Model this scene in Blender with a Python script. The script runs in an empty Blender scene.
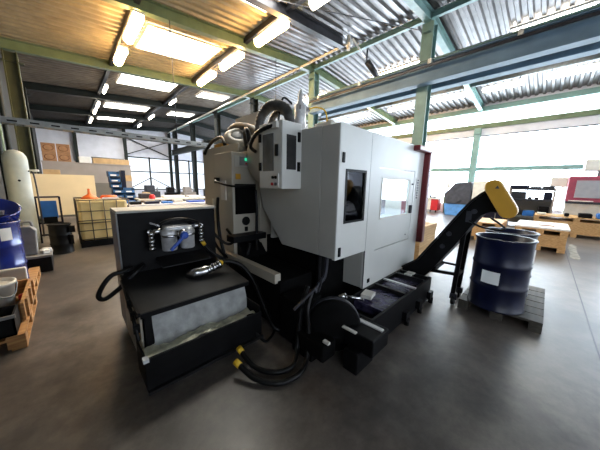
import bpy, bmesh, math, random
from mathutils import Vector, Matrix
random.seed(7)
SC = bpy.context.scene
COL = SC.collection
PI = math.pi

# ------------------------------------------------------------------ materials
def mat(name, col, rough=0.6, metal=0.0, vary=0.12, scale=6.0, bump=0.0, col2=None, coat=0.0, spec=0.5):
    m = bpy.data.materials.new(name); m.use_nodes = True
    nt = m.node_tree; b = nt.nodes['Principled BSDF']
    b.inputs['Roughness'].default_value = rough
    b.inputs['Metallic'].default_value = metal
    b.inputs['Coat Weight'].default_value = coat
    b.inputs['Specular IOR Level'].default_value = spec
    tc = nt.nodes.new('ShaderNodeTexCoord')
    nz = nt.nodes.new('ShaderNodeTexNoise'); nz.inputs['Scale'].default_value = scale
    nz.inputs['Detail'].default_value = 6
    nt.links.new(tc.outputs['Object'], nz.inputs['Vector'])
    rp = nt.nodes.new('ShaderNodeValToRGB')
    c2 = col2 or tuple(c * (1 - 2 * vary) for c in col)
    c1 = col if col2 else tuple(min(1, c * (1 + vary)) for c in col)
    rp.color_ramp.elements[0].position = 0.32; rp.color_ramp.elements[0].color = (*c2, 1)
    rp.color_ramp.elements[1].position = 0.68; rp.color_ramp.elements[1].color = (*c1, 1)
    nt.links.new(nz.outputs['Fac'], rp.inputs['Fac'])
    nt.links.new(rp.outputs['Color'], b.inputs['Base Color'])
    if bump:
        bp = nt.nodes.new('ShaderNodeBump'); bp.inputs['Strength'].default_value = bump
        bp.inputs['Distance'].default_value = 0.02
        nt.links.new(nz.outputs['Fac'], bp.inputs['Height'])
        nt.links.new(bp.outputs['Normal'], b.inputs['Normal'])
    return m

def emit(name, col, strength):
    m = bpy.data.materials.new(name); m.use_nodes = True
    nt = m.node_tree; b = nt.nodes['Principled BSDF']
    b.inputs['Base Color'].default_value = (*[c * .8 for c in col], 1)
    b.inputs['Roughness'].default_value = 0.4
    b.inputs['Emission Color'].default_value = (*col, 1)
    b.inputs['Emission Strength'].default_value = strength
    return m

def glass(name, col, rough=0.05, alpha=0.3):
    """Thin pane: a mix of see-through and glossy."""
    m = bpy.data.materials.new(name); m.use_nodes = True
    nt = m.node_tree; nt.nodes.clear()
    out = nt.nodes.new('ShaderNodeOutputMaterial')
    tr = nt.nodes.new('ShaderNodeBsdfTransparent'); tr.inputs['Color'].default_value = (*col, 1)
    gl = nt.nodes.new('ShaderNodeBsdfGlossy'); gl.inputs['Roughness'].default_value = rough
    gl.inputs['Color'].default_value = (.9, .95, 1, 1)
    mx = nt.nodes.new('ShaderNodeMixShader'); mx.inputs['Fac'].default_value = alpha
    nt.links.new(tr.outputs[0], mx.inputs[1]); nt.links.new(gl.outputs[0], mx.inputs[2])
    nt.links.new(mx.outputs[0], out.inputs['Surface'])
    return m

def wood(name, c1, c2, sc=3.0):
    m = bpy.data.materials.new(name); m.use_nodes = True
    nt = m.node_tree; b = nt.nodes['Principled BSDF']; b.inputs['Roughness'].default_value = .7
    tc = nt.nodes.new('ShaderNodeTexCoord'); mp = nt.nodes.new('ShaderNodeMapping')
    mp.inputs['Scale'].default_value = (1, 6, 14)
    nz = nt.nodes.new('ShaderNodeTexNoise'); nz.inputs['Scale'].default_value = sc; nz.inputs['Detail'].default_value = 5
    rp = nt.nodes.new('ShaderNodeValToRGB')
    rp.color_ramp.elements[0].color = (*c2, 1); rp.color_ramp.elements[1].color = (*c1, 1)
    rp.color_ramp.elements[0].position = .3; rp.color_ramp.elements[1].position = .7
    nt.links.new(tc.outputs['Object'], mp.inputs['Vector']); nt.links.new(mp.outputs[0], nz.inputs['Vector'])
    nt.links.new(nz.outputs['Fac'], rp.inputs['Fac']); nt.links.new(rp.outputs['Color'], b.inputs['Base Color'])
    return m

def concrete():
    m = bpy.data.materials.new('concrete_floor'); m.use_nodes = True
    nt = m.node_tree; b = nt.nodes['Principled BSDF']
    tc = nt.nodes.new('ShaderNodeTexCoord')
    n1 = nt.nodes.new('ShaderNodeTexNoise'); n1.inputs['Scale'].default_value = .55; n1.inputs['Detail'].default_value = 8; n1.inputs['Roughness'].default_value = .65
    n2 = nt.nodes.new('ShaderNodeTexNoise'); n2.inputs['Scale'].default_value = 5; n2.inputs['Detail'].default_value = 10; n2.inputs['Roughness'].default_value = .7
    for n in (n1, n2): nt.links.new(tc.outputs['Object'], n.inputs['Vector'])
    r1 = nt.nodes.new('ShaderNodeValToRGB'); r1.color_ramp.elements[0].position = .4; r1.color_ramp.elements[1].position = .6
    r1.color_ramp.elements[0].color = (.070, .060, .053, 1); r1.color_ramp.elements[1].color = (.165, .142, .122, 1)
    r2 = nt.nodes.new('ShaderNodeValToRGB'); r2.color_ramp.elements[0].position = .4; r2.color_ramp.elements[1].position = .62
    r2.color_ramp.elements[0].color = (.60, .60, .61, 1); r2.color_ramp.elements[1].color = (1, 1, 1, 1)
    mx = nt.nodes.new('ShaderNodeMix'); mx.data_type = 'RGBA'; mx.blend_type = 'MULTIPLY'; mx.inputs['Factor'].default_value = 1
    nt.links.new(n1.outputs['Fac'], r1.inputs['Fac']); nt.links.new(n2.outputs['Fac'], r2.inputs['Fac'])
    nt.links.new(r1.outputs['Color'], mx.inputs['A']); nt.links.new(r2.outputs['Color'], mx.inputs['B'])
    nt.links.new(mx.outputs['Result'], b.inputs['Base Color'])
    mr = nt.nodes.new('ShaderNodeMapRange'); mr.inputs['To Min'].default_value = .26; mr.inputs['To Max'].default_value = .5
    nt.links.new(n2.outputs['Fac'], mr.inputs['Value']); nt.links.new(mr.outputs[0], b.inputs['Roughness'])
    bp = nt.nodes.new('ShaderNodeBump'); bp.inputs['Strength'].default_value = .08
    nt.links.new(n2.outputs['Fac'], bp.inputs['Height']); nt.links.new(bp.outputs['Normal'], b.inputs['Normal'])
    return m

M = dict(
    floor=concrete(),
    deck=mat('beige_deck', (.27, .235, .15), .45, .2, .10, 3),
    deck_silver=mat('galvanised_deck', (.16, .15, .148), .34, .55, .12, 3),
    deck_mid=mat('brown_deck', (.15, .12, .09), .5, .2, .15, 3),  # middle step, the dimming toward the back put into the colour
    deck_far=mat('unlit_far_deck', (.034, .026, .02), .6, .1, .15, 3),  # same decking made darker, the unlit far bays put into its colour
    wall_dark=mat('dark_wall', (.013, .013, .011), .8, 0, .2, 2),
    wall_light=mat('pale_wall_panel', (.62, .62, .68), .8, 0, .05, 2),
    wall_grey=mat('grey_wall', (.22, .21, .20), .9, 0, .1, 2),
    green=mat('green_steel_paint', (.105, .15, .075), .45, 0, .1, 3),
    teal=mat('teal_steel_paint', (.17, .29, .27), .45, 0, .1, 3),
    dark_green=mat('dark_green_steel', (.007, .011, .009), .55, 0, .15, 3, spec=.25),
    blue_steel=mat('blue_grey_steel', (.13, .215, .30), .6, 0, .1, 2),
    dark_steel=mat('dark_steel', (.035, .036, .045), .45, .3, .15, 6),
    galv=mat('galvanised_tray', (.20, .215, .22), .45, .6, .1, 10),
    pane=emit('daylit_glazing', (.74, .87, 1.0), 3.1),
    pane_fill=emit('added_fill_glazing', (.80, .88, 1.0), .85),  # glow for the glazing added behind the camera as fill light
    pane_rear=emit('daylit_rear_glazing', (.78, .88, 1.0), .24),
    sky_pane=emit('daylit_skylight', (1.0, .97, .88), 5.0),
    lamp_warm=emit('warm_lamp', (1.0, .58, .22), 15),
    lamp_white=emit('white_lamp', (1.0, .90, .70), 5),
    lamp_body=mat('lamp_housing', (.6, .6, .58), .5, .2, .05),
    white=mat('machine_light_grey', (.66, .665, .625), .38, 0, .03, 2),
    grey_panel=mat('machine_mid_grey', (.47, .46, .415), .42, 0, .04, 2),
    cream=mat('machine_cream', (.43, .395, .32), .45, 0, .05, 2),
    black=mat('black_paint', (.0045, .0045, .005), .5, 0, .25, 6, spec=.14),
    blacksatin=mat('black_satin_lid', (.012, .012, .0125), .42, 0, .25, 9, spec=.3),
    void=mat('deep_black', (.003, .003, .003), .8, 0, .2, 6, spec=.1),  # matte near-black for bases, linings, slots and guards
    rubber=mat('black_rubber', (.006, .006, .006), .38, 0, .2, 20, spec=.25),
    red=mat('dark_red_paint', (.15, .007, .012), .35, 0, .12, 4),
    red2=mat('signal_red', (.55, .02, .03), .4, 0, .08, 4),
    maroon=mat('maroon_paint', (.32, .05, .09), .45, 0, .1, 4),
    yellow=mat('yellow_paint', (.60, .32, .035), .4, 0, .06, 5),
    yellow2=mat('yellow_ferrule', (.80, .50, .03), .4, 0, .06, 9),
    navy=mat('navy_drum_paint', (.003, .005, .024), .34, 0, .2, 5, spec=.3),
    blue_drum=mat('blue_drum_paint', (.012, .025, .20), .25, .1, .15, 5, coat=.3),
    blue=mat('blue_paint', (.02, .15, .50), .45, 0, .1, 5),
    bluecrate=mat('blue_crate_plastic', (.03, .13, .34), .5, 0, .15, 8),
    lightblue=mat('light_blue_plastic', (.10, .30, .70), .5, 0, .1, 5),
    bluehandle=mat('blue_handle', (.02, .08, .42), .35, 0, .08, 8),
    chrome=mat('bright_metal', (.62, .62, .62), .22, 1, .12, 14),
    alu=mat('cast_aluminium', (.66, .67, .68), .4, .3, .1, 18),
    ducting=mat('foil_duct', (.16, .155, .15), .4, .6, .35, 24, bump=.6),
    conduit=mat('ribbed_conduit', (.07, .07, .068), .45, 0, .3, 12),
    paper=mat('filter_fleece', (.36, .37, .36), .85, 0, .13, 9, bump=.6),
    wetpaper=mat('soiled_fleece', (.62, .61, .48), .7, 0, .2, 12, bump=.8),
    paperwhite=mat('white_paper', (.75, .75, .73), .7, 0, .03),
    ink=mat('dark_print', (.05, .05, .06), .7, 0, .05),
    plate=mat('pale_plate', (.70, .68, .62), .5, 0, .05),
    wood=wood('pale_pallet_wood', (.60, .38, .17), (.40, .23, .09)),
    wood_o=wood('warm_pallet_wood', (.50, .27, .09), (.26, .12, .04)),
    wood_d=wood('dirty_wood', (.065, .055, .04), (.03, .026, .02)),
    card=mat('cardboard', (.32, .17, .08), .85, 0, .12, 5),
    cardlight=mat('light_cardboard', (.50, .33, .16), .85, 0, .1, 5),
    cardink=mat('carton_print', (.13, .04, .02), .8, 0, .1),
    creamboard=mat('cream_board', (.72, .62, .40), .6, 0, .03, 2),
    greyboard=mat('grey_partition', (.30, .27, .25), .8, 0, .05, 2),
    greyboard2=mat('dark_partition', (.15, .14, .12), .8, 0, .05, 2),
    green_shaded=mat('shaded_green_steel', (.05, .058, .02), .5, 0, .15, 3),  # darkened green, the weak light at the left wall put into the colour
    tote=mat('tote_plastic', (.72, .56, .26), .5, 0, .07, 3),
    wire=mat('tote_cage', (.10, .085, .07), .5, .5, .15, 8),
    tank=mat('pressure_tank_grey', (.40, .42, .36), .42, 0, .08, 4),
    orange=mat('orange_plastic', (.85, .15, .02), .45, 0, .08),
    whiteplastic=mat('white_plastic', (.62, .60, .54), .5, 0, .06, 6),
    greyplastic=mat('grey_plastic', (.22, .22, .22), .5, 0, .1, 6),
    oilwater=mat('oily_chips', (.025, .022, .05), .18, .3, .5, 14, bump=.5, col2=(.09, .08, .15)),
    worn=mat('worn_floor_paint', (.30, .28, .22), .6, 0, .25, 9),
    tarp=mat('dark_grey_cover', (.05, .055, .075), .6, 0, .2, 5),
    screen=emit('green_display', (.05, .75, .40), .16),
    dullscreen=mat('dull_screen', (.30, .31, .34), .3, 0, .05),
    worklight=emit('machine_work_lamp', (.9, .96, 1.0), 14),
    glass_clear=glass('door_glass', (.86, .92, .95), .04, .16),
    glass_dark=glass('smoked_glass', (.22, .23, .23), .06, .10),
    smoke=mat('smoky_plastic_pane', (.13, .135, .13), .25, 0, .2, 4),
    smoke2=mat('dark_plastic_pane', (.03, .03, .03), .22, 0, .3, 4),
    chips=mat('chamber_steel', (.35, .37, .40), .4, .5, .2, 9),
)

# ------------------------------------------------------------------ mesh helpers
ORG = {}
class MB:
    def __init__(s): s.bm = bmesh.new()
    def face(s, pts, smooth=False):
        f = s.bm.faces.new([s.bm.verts.new(p) for p in pts]); f.smooth = smooth; return s
    def box(s, x0, x1, y0, y1, z0, z1, rot=0, tilt=None):
        c = Vector(((x0 + x1) / 2, (y0 + y1) / 2, (z0 + z1) / 2))
        R = Matrix.Rotation(rot, 3, 'Z')
        if tilt: R = R @ Matrix.Rotation(tilt[1], 3, tilt[0])
        vs = []
        for a in (x0, x1):
            for b in (y0, y1):
                for d in (z0, z1):
                    vs.append(s.bm.verts.new(c + R @ (Vector((a, b, d)) - c)))
        for q in ((0, 1, 3, 2), (4, 6, 7, 5), (0, 4, 5, 1), (2, 3, 7, 6), (0, 2, 6, 4), (1, 5, 7, 3)):
            s.bm.faces.new([vs[i] for i in q])
        return s
    def bar(s, p, q, w, h, up=(0, 0, 1)):
        p, q = Vector(p), Vector(q); d = (q - p).normalized(); u = Vector(up)
        if abs(d.dot(u)) > .98: u = Vector((1, 0, 0))
        r = d.cross(u).normalized(); u = r.cross(d)
        a = []
        for e in (p, q):
            for i, j in ((-1, -1), (1, -1), (1, 1), (-1, 1)):
                a.append(s.bm.verts.new(e + r * (i * w / 2) + u * (j * h / 2)))
        for f in ((3, 2, 1, 0), (4, 5, 6, 7), (0, 1, 5, 4), (1, 2, 6, 5), (2, 3, 7, 6), (3, 0, 4, 7)):
            s.bm.faces.new([a[i] for i in f])
        return s
    def ibeam(s, p, q, w, h, t=.02):
        """An I section: web and two flanges, height along world up."""
        p, q = Vector(p), Vector(q); d = (q - p).normalized()
        u = Vector((0, 0, 1)); 
        if abs(d.z) > .9: u = Vector((1, 0, 0))
        r = d.cross(u).normalized(); u = r.cross(d)
        s.bar(p, q, t, h - 2 * t, u)
        for k in (-1, 1):
            o = u * (k * (h / 2 - t / 2)); s.bar(p + o, q + o, w, t, u)
        return s
    def lathe(s, prof, c=(0, 0, 0), axis=(0, 0, 1), n=28, cap=True):
        A = Vector(axis).normalized(); rot = Vector((0, 0, 1)).rotation_difference(A)
        c = Vector(c); rings = []
        for r, z in prof:
            rings.append([s.bm.verts.new(c + rot @ Vector((r * math.cos(2 * PI * i / n), r * math.sin(2 * PI * i / n), z))) for i in range(n)])
        for a, b in zip(rings, rings[1:]):
            for i in range(n):
                f = s.bm.faces.new((a[i], a[(i + 1) % n], b[(i + 1) % n], b[i])); f.smooth = True
        if cap:
            s.bm.faces.new(rings[0][::-1]); s.bm.faces.new(rings[-1])
        return s
    def cyl(s, p, q, r, r2=None, n=18):
        p, q = Vector(p), Vector(q); r2 = r if r2 is None else r2
        return s.lathe([(r, 0), (r2, (q - p).length)], p, q - p, n)
    def tube(s, pts, r, n=10, steps=8, rib=0.0):
        P = [Vector(p) for p in pts]; out = []
        for i in range(len(P) - 1):
            a = P[max(0, i - 1)]; b = P[i]; c = P[i + 1]; d = P[min(len(P) - 1, i + 2)]
            for k in range(steps):
                t = k / steps
                out.append(.5 * (2 * b + (c - a) * t + (2 * a - 5 * b + 4 * c - d) * t * t + (3 * b - a - 3 * c + d) * t ** 3))
        out.append(P[-1]); rings = []; up = Vector((0, 0, 1))
        t0 = (out[1] - out[0]).normalized()
        if abs(t0.dot(up)) > .9: up = Vector((1, 0, 0))
        u = t0.cross(up).normalized()
        for i, p in enumerate(out):
            t = (out[min(i + 1, len(out) - 1)] - out[max(i - 1, 0)]).normalized()
            u = (u - t * u.dot(t)).normalized(); v = t.cross(u)
            rr = r * (1 + (rib if i % 2 else -rib))
            rings.append([s.bm.verts.new(p + rr * (u * math.cos(2 * PI * j / n) + v * math.sin(2 * PI * j / n))) for j in range(n)])
        for a, b in zip(rings, rings[1:]):
            for j in range(n):
                f = s.bm.faces.new((a[j], a[(j + 1) % n], b[(j + 1) % n], b[j])); f.smooth = True
        s.bm.faces.new(rings[0][::-1]); s.bm.faces.new(rings[-1])
        return s
    def prism(s, poly, axis, a, b):
        """poly in the other two axes (in order), extruded along axis from a to b."""
        def pt(p, t):
            return {'x': (t, p[0], p[1]), 'y': (p[0], t, p[1]), 'z': (p[0], p[1], t)}[axis]
        A = [s.bm.verts.new(pt(p, a)) for p in poly]; B = [s.bm.verts.new(pt(p, b)) for p in poly]
        s.bm.faces.new(A); s.bm.faces.new(B[::-1])
        for i in range(len(poly)):
            j = (i + 1) % len(poly); s.bm.faces.new((A[j], A[i], B[i], B[j]))
        return s
    def frame_xz(s, x0, x1, z0, z1, y0, y1, hx0, hx1, hz0, hz1):
        """A plate in the XZ plane with one rectangular hole."""
        s.box(x0, hx0, y0, y1, z0, z1); s.box(hx1, x1, y0, y1, z0, z1)
        s.box(hx0, hx1, y0, y1, z0, hz0); s.box(hx0, hx1, y0, y1, hz1, z1)
        return s
    def build(s, name, m, parent=None, loc=None, bev=0, label=None):
        o_ = ORG.get(parent.name) if parent else Vector(loc or (0, 0, 0))
        bmesh.ops.recalc_face_normals(s.bm, faces=s.bm.faces)
        me = bpy.data.meshes.new(name)
        for v in s.bm.verts: v.co -= o_
        s.bm.to_mesh(me); s.bm.free()
        ob = bpy.data.objects.new(name, me); COL.objects.link(ob)
        me.materials.append(m if not isinstance(m, str) else M[m])
        if parent: ob.parent = parent
        else: ob.location = o_
        ORG[ob.name] = o_.copy()
        if bev:
            bv = ob.modifiers.new('bevel', 'BEVEL'); bv.width = bev; bv.segments = 2; bv.limit_method = 'ANGLE'; bv.angle_limit = .7
        if label: ob['label'] = label
        return ob

def tag(o, label, cat, group=None, kind=None):
    o['label'] = label; o['category'] = cat
    if group: o['group'] = group
    if kind: o['kind'] = kind
    return o
def thing(name, label, cat, loc, group=None):
    o = bpy.data.objects.new(name, None); COL.objects.link(o); o.location = loc
    o.empty_display_size = .2
    ORG[o.name] = Vector(loc); return tag(o, label, cat, group)
def struct(name, mb, m, **k):
    o = mb.build(name, m, **k)
    if 'parent' not in k or k['parent'] is None: o['kind'] = 'structure'
    return o
def dup(root, loc, rotz=0, label=None, group=None):
    r = root.copy(); COL.objects.link(r); r.location = loc; r.rotation_euler = (0, 0, rotz)
    ORG[r.name] = Vector(loc)
    if label: r['label'] = label
    if group: r['group'] = group
    for ch in list(root.children):
        c = ch.copy(); COL.objects.link(c); c.parent = r
        for g in list(ch.children):
            d = g.copy(); COL.objects.link(d); d.parent = c
    return r

# ------------------------------------------------------------------ hall shell
XL, XR, YF, YB, RX = -1.2, 17.25, -9.0, 28.5, 8.7
BAY = [-6.5, -1.6, 3.3, 8.2, 13.1, 18.0, 22.9, 27.8]
def rb(x): return 5.8 + .0815 * (x + .5) if x < RX else 6.55 - .0936 * (x - RX)

struct('floor', MB().box(XL - .3, XR + .3, YF - .3, YB + .3, -.3, 0), 'floor')

def deck(y0, y1, name, m, xs):
    mb = MB(); p = .28; prof = []
    y = y0
    while y < y1 - 1e-6:
        for dy, dz in ((0, 0), (.09, 0), (.13, .07), (.24, .07)):
            if y + dy < y1: prof.append((y + dy, dz))
        y += p
    prof.append((y1, 0))
    for xa, xb in zip(xs, xs[1:]):
        za, zb = rb(xa) + .36, rb(xb) + .36
        lo = [(mb.bm.verts.new((xa, a, za + b)), mb.bm.verts.new((xb, a, zb + b))) for a, b in prof]
        for (a, b), (c, d) in zip(lo, lo[1:]): mb.bm.faces.new((a, b, d, c))
    return struct(name, mb, m)
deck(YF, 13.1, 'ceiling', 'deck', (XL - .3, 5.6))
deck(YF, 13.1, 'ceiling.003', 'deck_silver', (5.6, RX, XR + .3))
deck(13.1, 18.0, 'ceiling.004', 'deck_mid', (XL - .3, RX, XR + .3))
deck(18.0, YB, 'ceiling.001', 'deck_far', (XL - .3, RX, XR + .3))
# outer roof skin above the deck so no light leaks in
mb = MB()
for xa, xb in ((XL - .3, RX), (RX, XR + .3)):
    mb.bar((xa, (YF + YB) / 2, rb(xa) + .50), (xb, (YF + YB) / 2, rb(xb) + .50), YB - YF + .6, .04)
struct('ceiling.002', mb, 'wall_dark')

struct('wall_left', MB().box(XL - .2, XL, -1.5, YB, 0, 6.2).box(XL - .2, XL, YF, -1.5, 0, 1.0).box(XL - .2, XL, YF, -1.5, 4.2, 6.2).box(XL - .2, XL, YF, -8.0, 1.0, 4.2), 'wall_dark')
g = struct('window_41', MB().box(XL - .14, XL - .1, -8.0, -1.5, 1.0, 4.2), 'pane_fill')  # unseen glazed bay added to light the machine's near faces
mb = MB()
for k in range(5): y = -7.95 + 1.6 * k; mb.box(XL - .1, XL + .04, y - .05, y + .05, 1.0, 4.2)
for z in (1.04, 2.6, 4.16): mb.box(XL - .1, XL + .04, -8.0, -1.5, z - .04, z + .04)
struct('window_frame', mb, 'dark_green', parent=g)  # bars of the added left bay
mb = MB().box(XL, XR, YF - .2, YF, 3.85, 7.2).box(XL, XR, YF - .2, YF, 0, .7).box(XL, .5, YF - .2, YF, .7, 3.85)
struct('wall_front', mb, 'wall_light')
g = struct('window_40', MB().box(.5, XR, YF - .12, YF - .08, .7, 3.85), 'pane_fill')  # unseen end glazing added as fill light, patterned on the back wall
mb = MB()
for z in (.74, 2.47, 3.82): mb.box(.5, XR, YF - .08, YF + .06, z - .05, z + .05)
for i in range(9): x = .55 + 1.92 * i; mb.box(x - .06, x + .06, YF - .08, YF + .08, .7, 3.9)
struct('window_frame', mb, 'dark_green', parent=g)  # bars of the added front glazing
# back wall: pale cladding above a glazed band
mb = MB().box(XL, XR, YB, YB + .2, 3.85, 7.2).box(XL, 4.4, YB, YB + .2, 0, 3.85).box(4.4, XR, YB, YB + .2, 0, .7)
struct('wall_back', mb, 'wall_light')
g = struct('window_1', MB().box(4.4, XR, YB + .08, YB + .12, .7, 3.85), 'pane_rear')
mb = MB()
for z in (.74, 2.47, 3.82): mb.box(4.4, XR, YB - .06, YB + .08, z - .05, z + .05)
for i in range(7): x = 4.45 + 1.92 * i; mb.box(x - .06, x + .06, YB - .08, YB + .08, .7, 3.9)
struct('window_frame', mb, 'dark_green', parent=g)
g = struct('window_2', MB().box(3.0, 4.15, YB - .03, YB - .01, 2.6, 3.5), 'pane_rear')
struct('window_frame', MB().frame_xz(2.94, 4.21, 2.54, 3.56, YB - .05, YB - .03, 3.0, 4.15, 2.6, 3.5), 'dark_green', parent=g)

# right wall: low plinth and glazing in five bays between the columns
GY0 = -6.5
struct('wall_right', MB().box(XR, XR + .2, YF, YB, 0, .55).box(XR, XR + .2, YF, GY0, .55, 6.2).box(XR, XR + .2, GY0, YB, 5.72, 6.2), 'wall_light')
n = 3
for ya, yb in zip(BAY[0:-1], BAY[1:]):
    g = struct('window_%d' % n, MB().box(XR + .06, XR + .1, ya, yb, .55, 5.72), 'pane'); n += 1
    mb = MB()
    for k in range(1, 4):
        y = ya + (yb - ya) * k / 4; mb.box(XR + .02, XR + .06, y - .02, y + .02, .55, 2.6)
    for z in (1.6,): mb.box(XR + .02, XR + .06, ya, yb, z - .02, z + .02)
    struct('window_frame', mb, 'dark_green', parent=g)
struct('trim_1', MB().box(XR - .05, XR + .06, GY0, YB, 2.5, 2.72), 'teal')
struct('trim_2', MB().box(XR - .16, XR + .02, GY0, YB, 4.83, 5.07), 'green')
struct('trim_3', MB().box(XR - .05, XR + .04, GY0, YB, 4.44, 4.83), 'wall_light')
struct('trim_4', MB().box(XR - .18, XR + .06, GY0, YB, 5.72, 5.98), 'teal')
struct('trim_5', MB().box(XR - .07, XR + .05, GY0, YB, 4.40, 4.44), 'dark_green')
# back wall steel: posts, sill beam and cross braces
mb = MB()
for x in (1.0, 4.45, 8.29, 12.13): mb.box(x - .12, x + .12, YB - .3, YB - .08, 0, 6.6)
mb.bar((4.45, YB - .2, 5.6), (8.29, YB - .2, 4.0), .08, .08).bar((4.45, YB - .2, 4.0), (8.29, YB - .2, 5.6), .08, .08)
mb.bar((6.37, YB - .2, 1.9), (8.29, YB - .2, .8), .08, .08).bar((6.37, YB - .2, 1.9), (4.45, YB - .2, .8), .08, .08)
mb.box(XL, XR, YB - .3, YB - .1, 5.75, 5.95)
struct('trim_6', mb, 'dark_green')
# purlins that carry the lamp rows
for i, x in enumerate((1.85, 5.1, 14.2)):
    struct('trim_%d' % (7 + i), MB().box(x - .06, x + .06, -6.5, YB, rb(x) + .16, rb(x) + .34), 'galv' if i == 2 else 'dark_steel')
struct('trim_10', MB().ibeam((RX, -6.5, 6.78), (RX, YB, 6.78), .12, .18), 'teal')
# floor joint
struct('trim_11', MB().bar((9.3, -.475, .001), (1.6, -.57, .001), .012, .003), 'dark_steel')

# rafters
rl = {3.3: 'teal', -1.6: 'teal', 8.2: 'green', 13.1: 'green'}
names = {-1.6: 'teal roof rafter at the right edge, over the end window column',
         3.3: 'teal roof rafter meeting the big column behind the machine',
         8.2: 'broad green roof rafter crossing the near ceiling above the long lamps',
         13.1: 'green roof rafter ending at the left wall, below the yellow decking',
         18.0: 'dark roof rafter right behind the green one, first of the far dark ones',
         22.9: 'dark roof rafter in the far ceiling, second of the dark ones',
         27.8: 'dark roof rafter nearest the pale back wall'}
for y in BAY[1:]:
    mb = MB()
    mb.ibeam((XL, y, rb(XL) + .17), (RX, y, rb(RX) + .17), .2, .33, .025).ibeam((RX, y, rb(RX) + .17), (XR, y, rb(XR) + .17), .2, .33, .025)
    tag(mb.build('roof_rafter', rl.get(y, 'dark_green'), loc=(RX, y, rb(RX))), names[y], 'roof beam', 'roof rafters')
# intermediate dark beam
tag(MB().ibeam((2.2, 5.95, rb(2.2) + .16), (7.75, 5.95, rb(7.75) + .16), .2, .32, .03).build('roof_beam', 'dark_steel', loc=(5, 5.95, 6.3)),
    'dark blue-grey beam under the ceiling with an open end above the machine', 'roof beam')

# columns
def column(x, y, top, m, label, group, w=.3):
    t = thing('steel_column', label, 'column', (x, y, 0), group)
    MB().ibeam((x, y, 0.02), (x, y, top), w, w, .03).build('column_shaft', m, t)
    MB().box(x - .24, x + .24, y - .24, y + .24, 0, .025).build('base_plate', m, t)
    MB().bar((x - .3, y, top - .3), (x + .3, y, top - .3), .2, .03).build('head_plate', m, t)
    return t
cl = {3.3: 'tall teal column rising behind the red edge of the machine', 8.2: 'green column at the left end of the crane girders, above the tool cabinet',
      13.1: 'dark green column rising behind the white panel on the machine top', 18.0: 'dark green column nearest the left edge of the machine, largest of the three',
      22.9: 'middle of the three dark green columns left of the machine', 27.8: 'leftmost and farthest of the three dark green columns'}
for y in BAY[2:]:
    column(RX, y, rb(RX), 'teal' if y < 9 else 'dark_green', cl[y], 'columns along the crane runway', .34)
wl = {-1.6: 'teal window-wall column at the right edge above the maroon machine', 3.3: 'teal window-wall column rising behind the grey covered lathe'}
for y in (-1.6, 3.3):
    column(XR - .2, y, 4.83, 'teal', wl[y], 'columns of the window wall', .3)
ll = {13.1: 'green left-wall column under the end of the green rafter', 17.45: 'dark column on the left wall beside the stacked cartons'}
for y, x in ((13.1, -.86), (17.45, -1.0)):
    column(x, y, rb(XL) - .02, 'green_shaded' if y < 15 else 'dark_green', ll[y], 'columns on the left wall', .34)
# wall pipes at the left wall
for k, (y, r, z1) in enumerate(((9.6, .05, 5.6), (10.1, .04, 5.7), (11.2, .06, 5.8))):
    tag(MB().tube([(XL + .14, y, .02), (XL + .14, y, 2), (XL + .14, y + .1, 4), (XL + .14, y + .6, z1)], r).build('wall_pipe', 'dark_green' if k != 1 else 'green', loc=(XL + .14, y, 0)),
        ['thin dark pipe rising on the left wall behind the tank', 'thin green pipe rising on the left wall between two dark ones', 'thickest dark pipe rising on the left wall'][k], 'pipe', 'pipes on the left wall')

# crane runway girders
for x, lab in ((8.35, 'near crane girder with dark rail running overhead to the right'), (9.06, 'rear crane girder behind the rail girder, on the far side of the column')):
    t = thing('crane_girder', lab, 'girder', (x, 3, 4.7), 'crane runway girders')
    y0 = 8.0
    MB().ibeam((x, y0, 4.98), (x, -6, 4.98), .3, .56, .03).build('girder_beam', 'blue_steel', t)
    MB().box(x - .17, x + .17, -6, y0, 5.27, 5.3).build('cable_ledge', 'teal', t)
    if x < 8.7:
        MB().box(x - .05, x + .05, -6, y0 + .15, 5.3, 5.37).build('rail', 'dark_steel', t)
        MB().box(x - .21, x - .17, -6, y0, 5.10, 5.17).build('conductor_bar', 'dark_steel', t)
        for y in (1.0, 3.0, 5.4, 7.4): MB().box(x - .24, x - .1, y - .05, y + .05, 5.17, 5.3).build('clamp', 'plate', t)
# far girders on the other columns
t = thing('crane_girder', 'dark far girder with bright lamp glints on the three back columns', 'girder', (8.35, 20, 4.2), 'crane runway girders')
MB().ibeam((8.3, 13.2, 4.45), (8.3, 27.6, 4.45), .3, .5, .03).build('girder_beam', 'dark_green', t)

# conduit pipe from the ridge
tag(MB().tube([(7.75, 5.6, 6.52), (7.75, 6.5, 6.51), (7.75, 12, 6.42), (7.75, 20, 6.3), (7.75, 27, 6.2)], .045, 8, 3).build('ceiling_conduit', 'plate', loc=(7.75, 5.6, 6.5)),
    'long pale conduit pipe slanting away under the ceiling', 'pipe')
t = thing('pipe_bracket', 'pale swivel bracket holding the end of the conduit pipe', 'bracket', (7.75, 5.6, 6.5))
MB().cyl((7.75, 5.68, 6.3), (7.75, 5.68, 6.77), .06).build('pivot', 'plate', t)
MB().lathe([(.09, -.06), (.12, 0), (.09, .06)], (7.75, 5.6, 6.52), (0, 1, 0), 14).build('clamp_ring', 'alu', t)
MB().cyl((7.75, 5.5, 6.6), (8.55, 5.5, 6.30), .03).build('brace_rod', 'alu', t)
t = thing('hanging_motor', 'small dark motor hanging on a rod above the crane girder', 'motor', (9.0, 5.5, 5.8))
MB().cyl((8.75, 5.5, 6.2), (9.6, 5.4, 5.75), .11).build('motor_body', 'dark_steel', t)
MB().cyl((8.7, 5.5, 6.22), (8.7, 5.5, 6.62), .03).build('hanger_rod', 'dark_steel', t)
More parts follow.
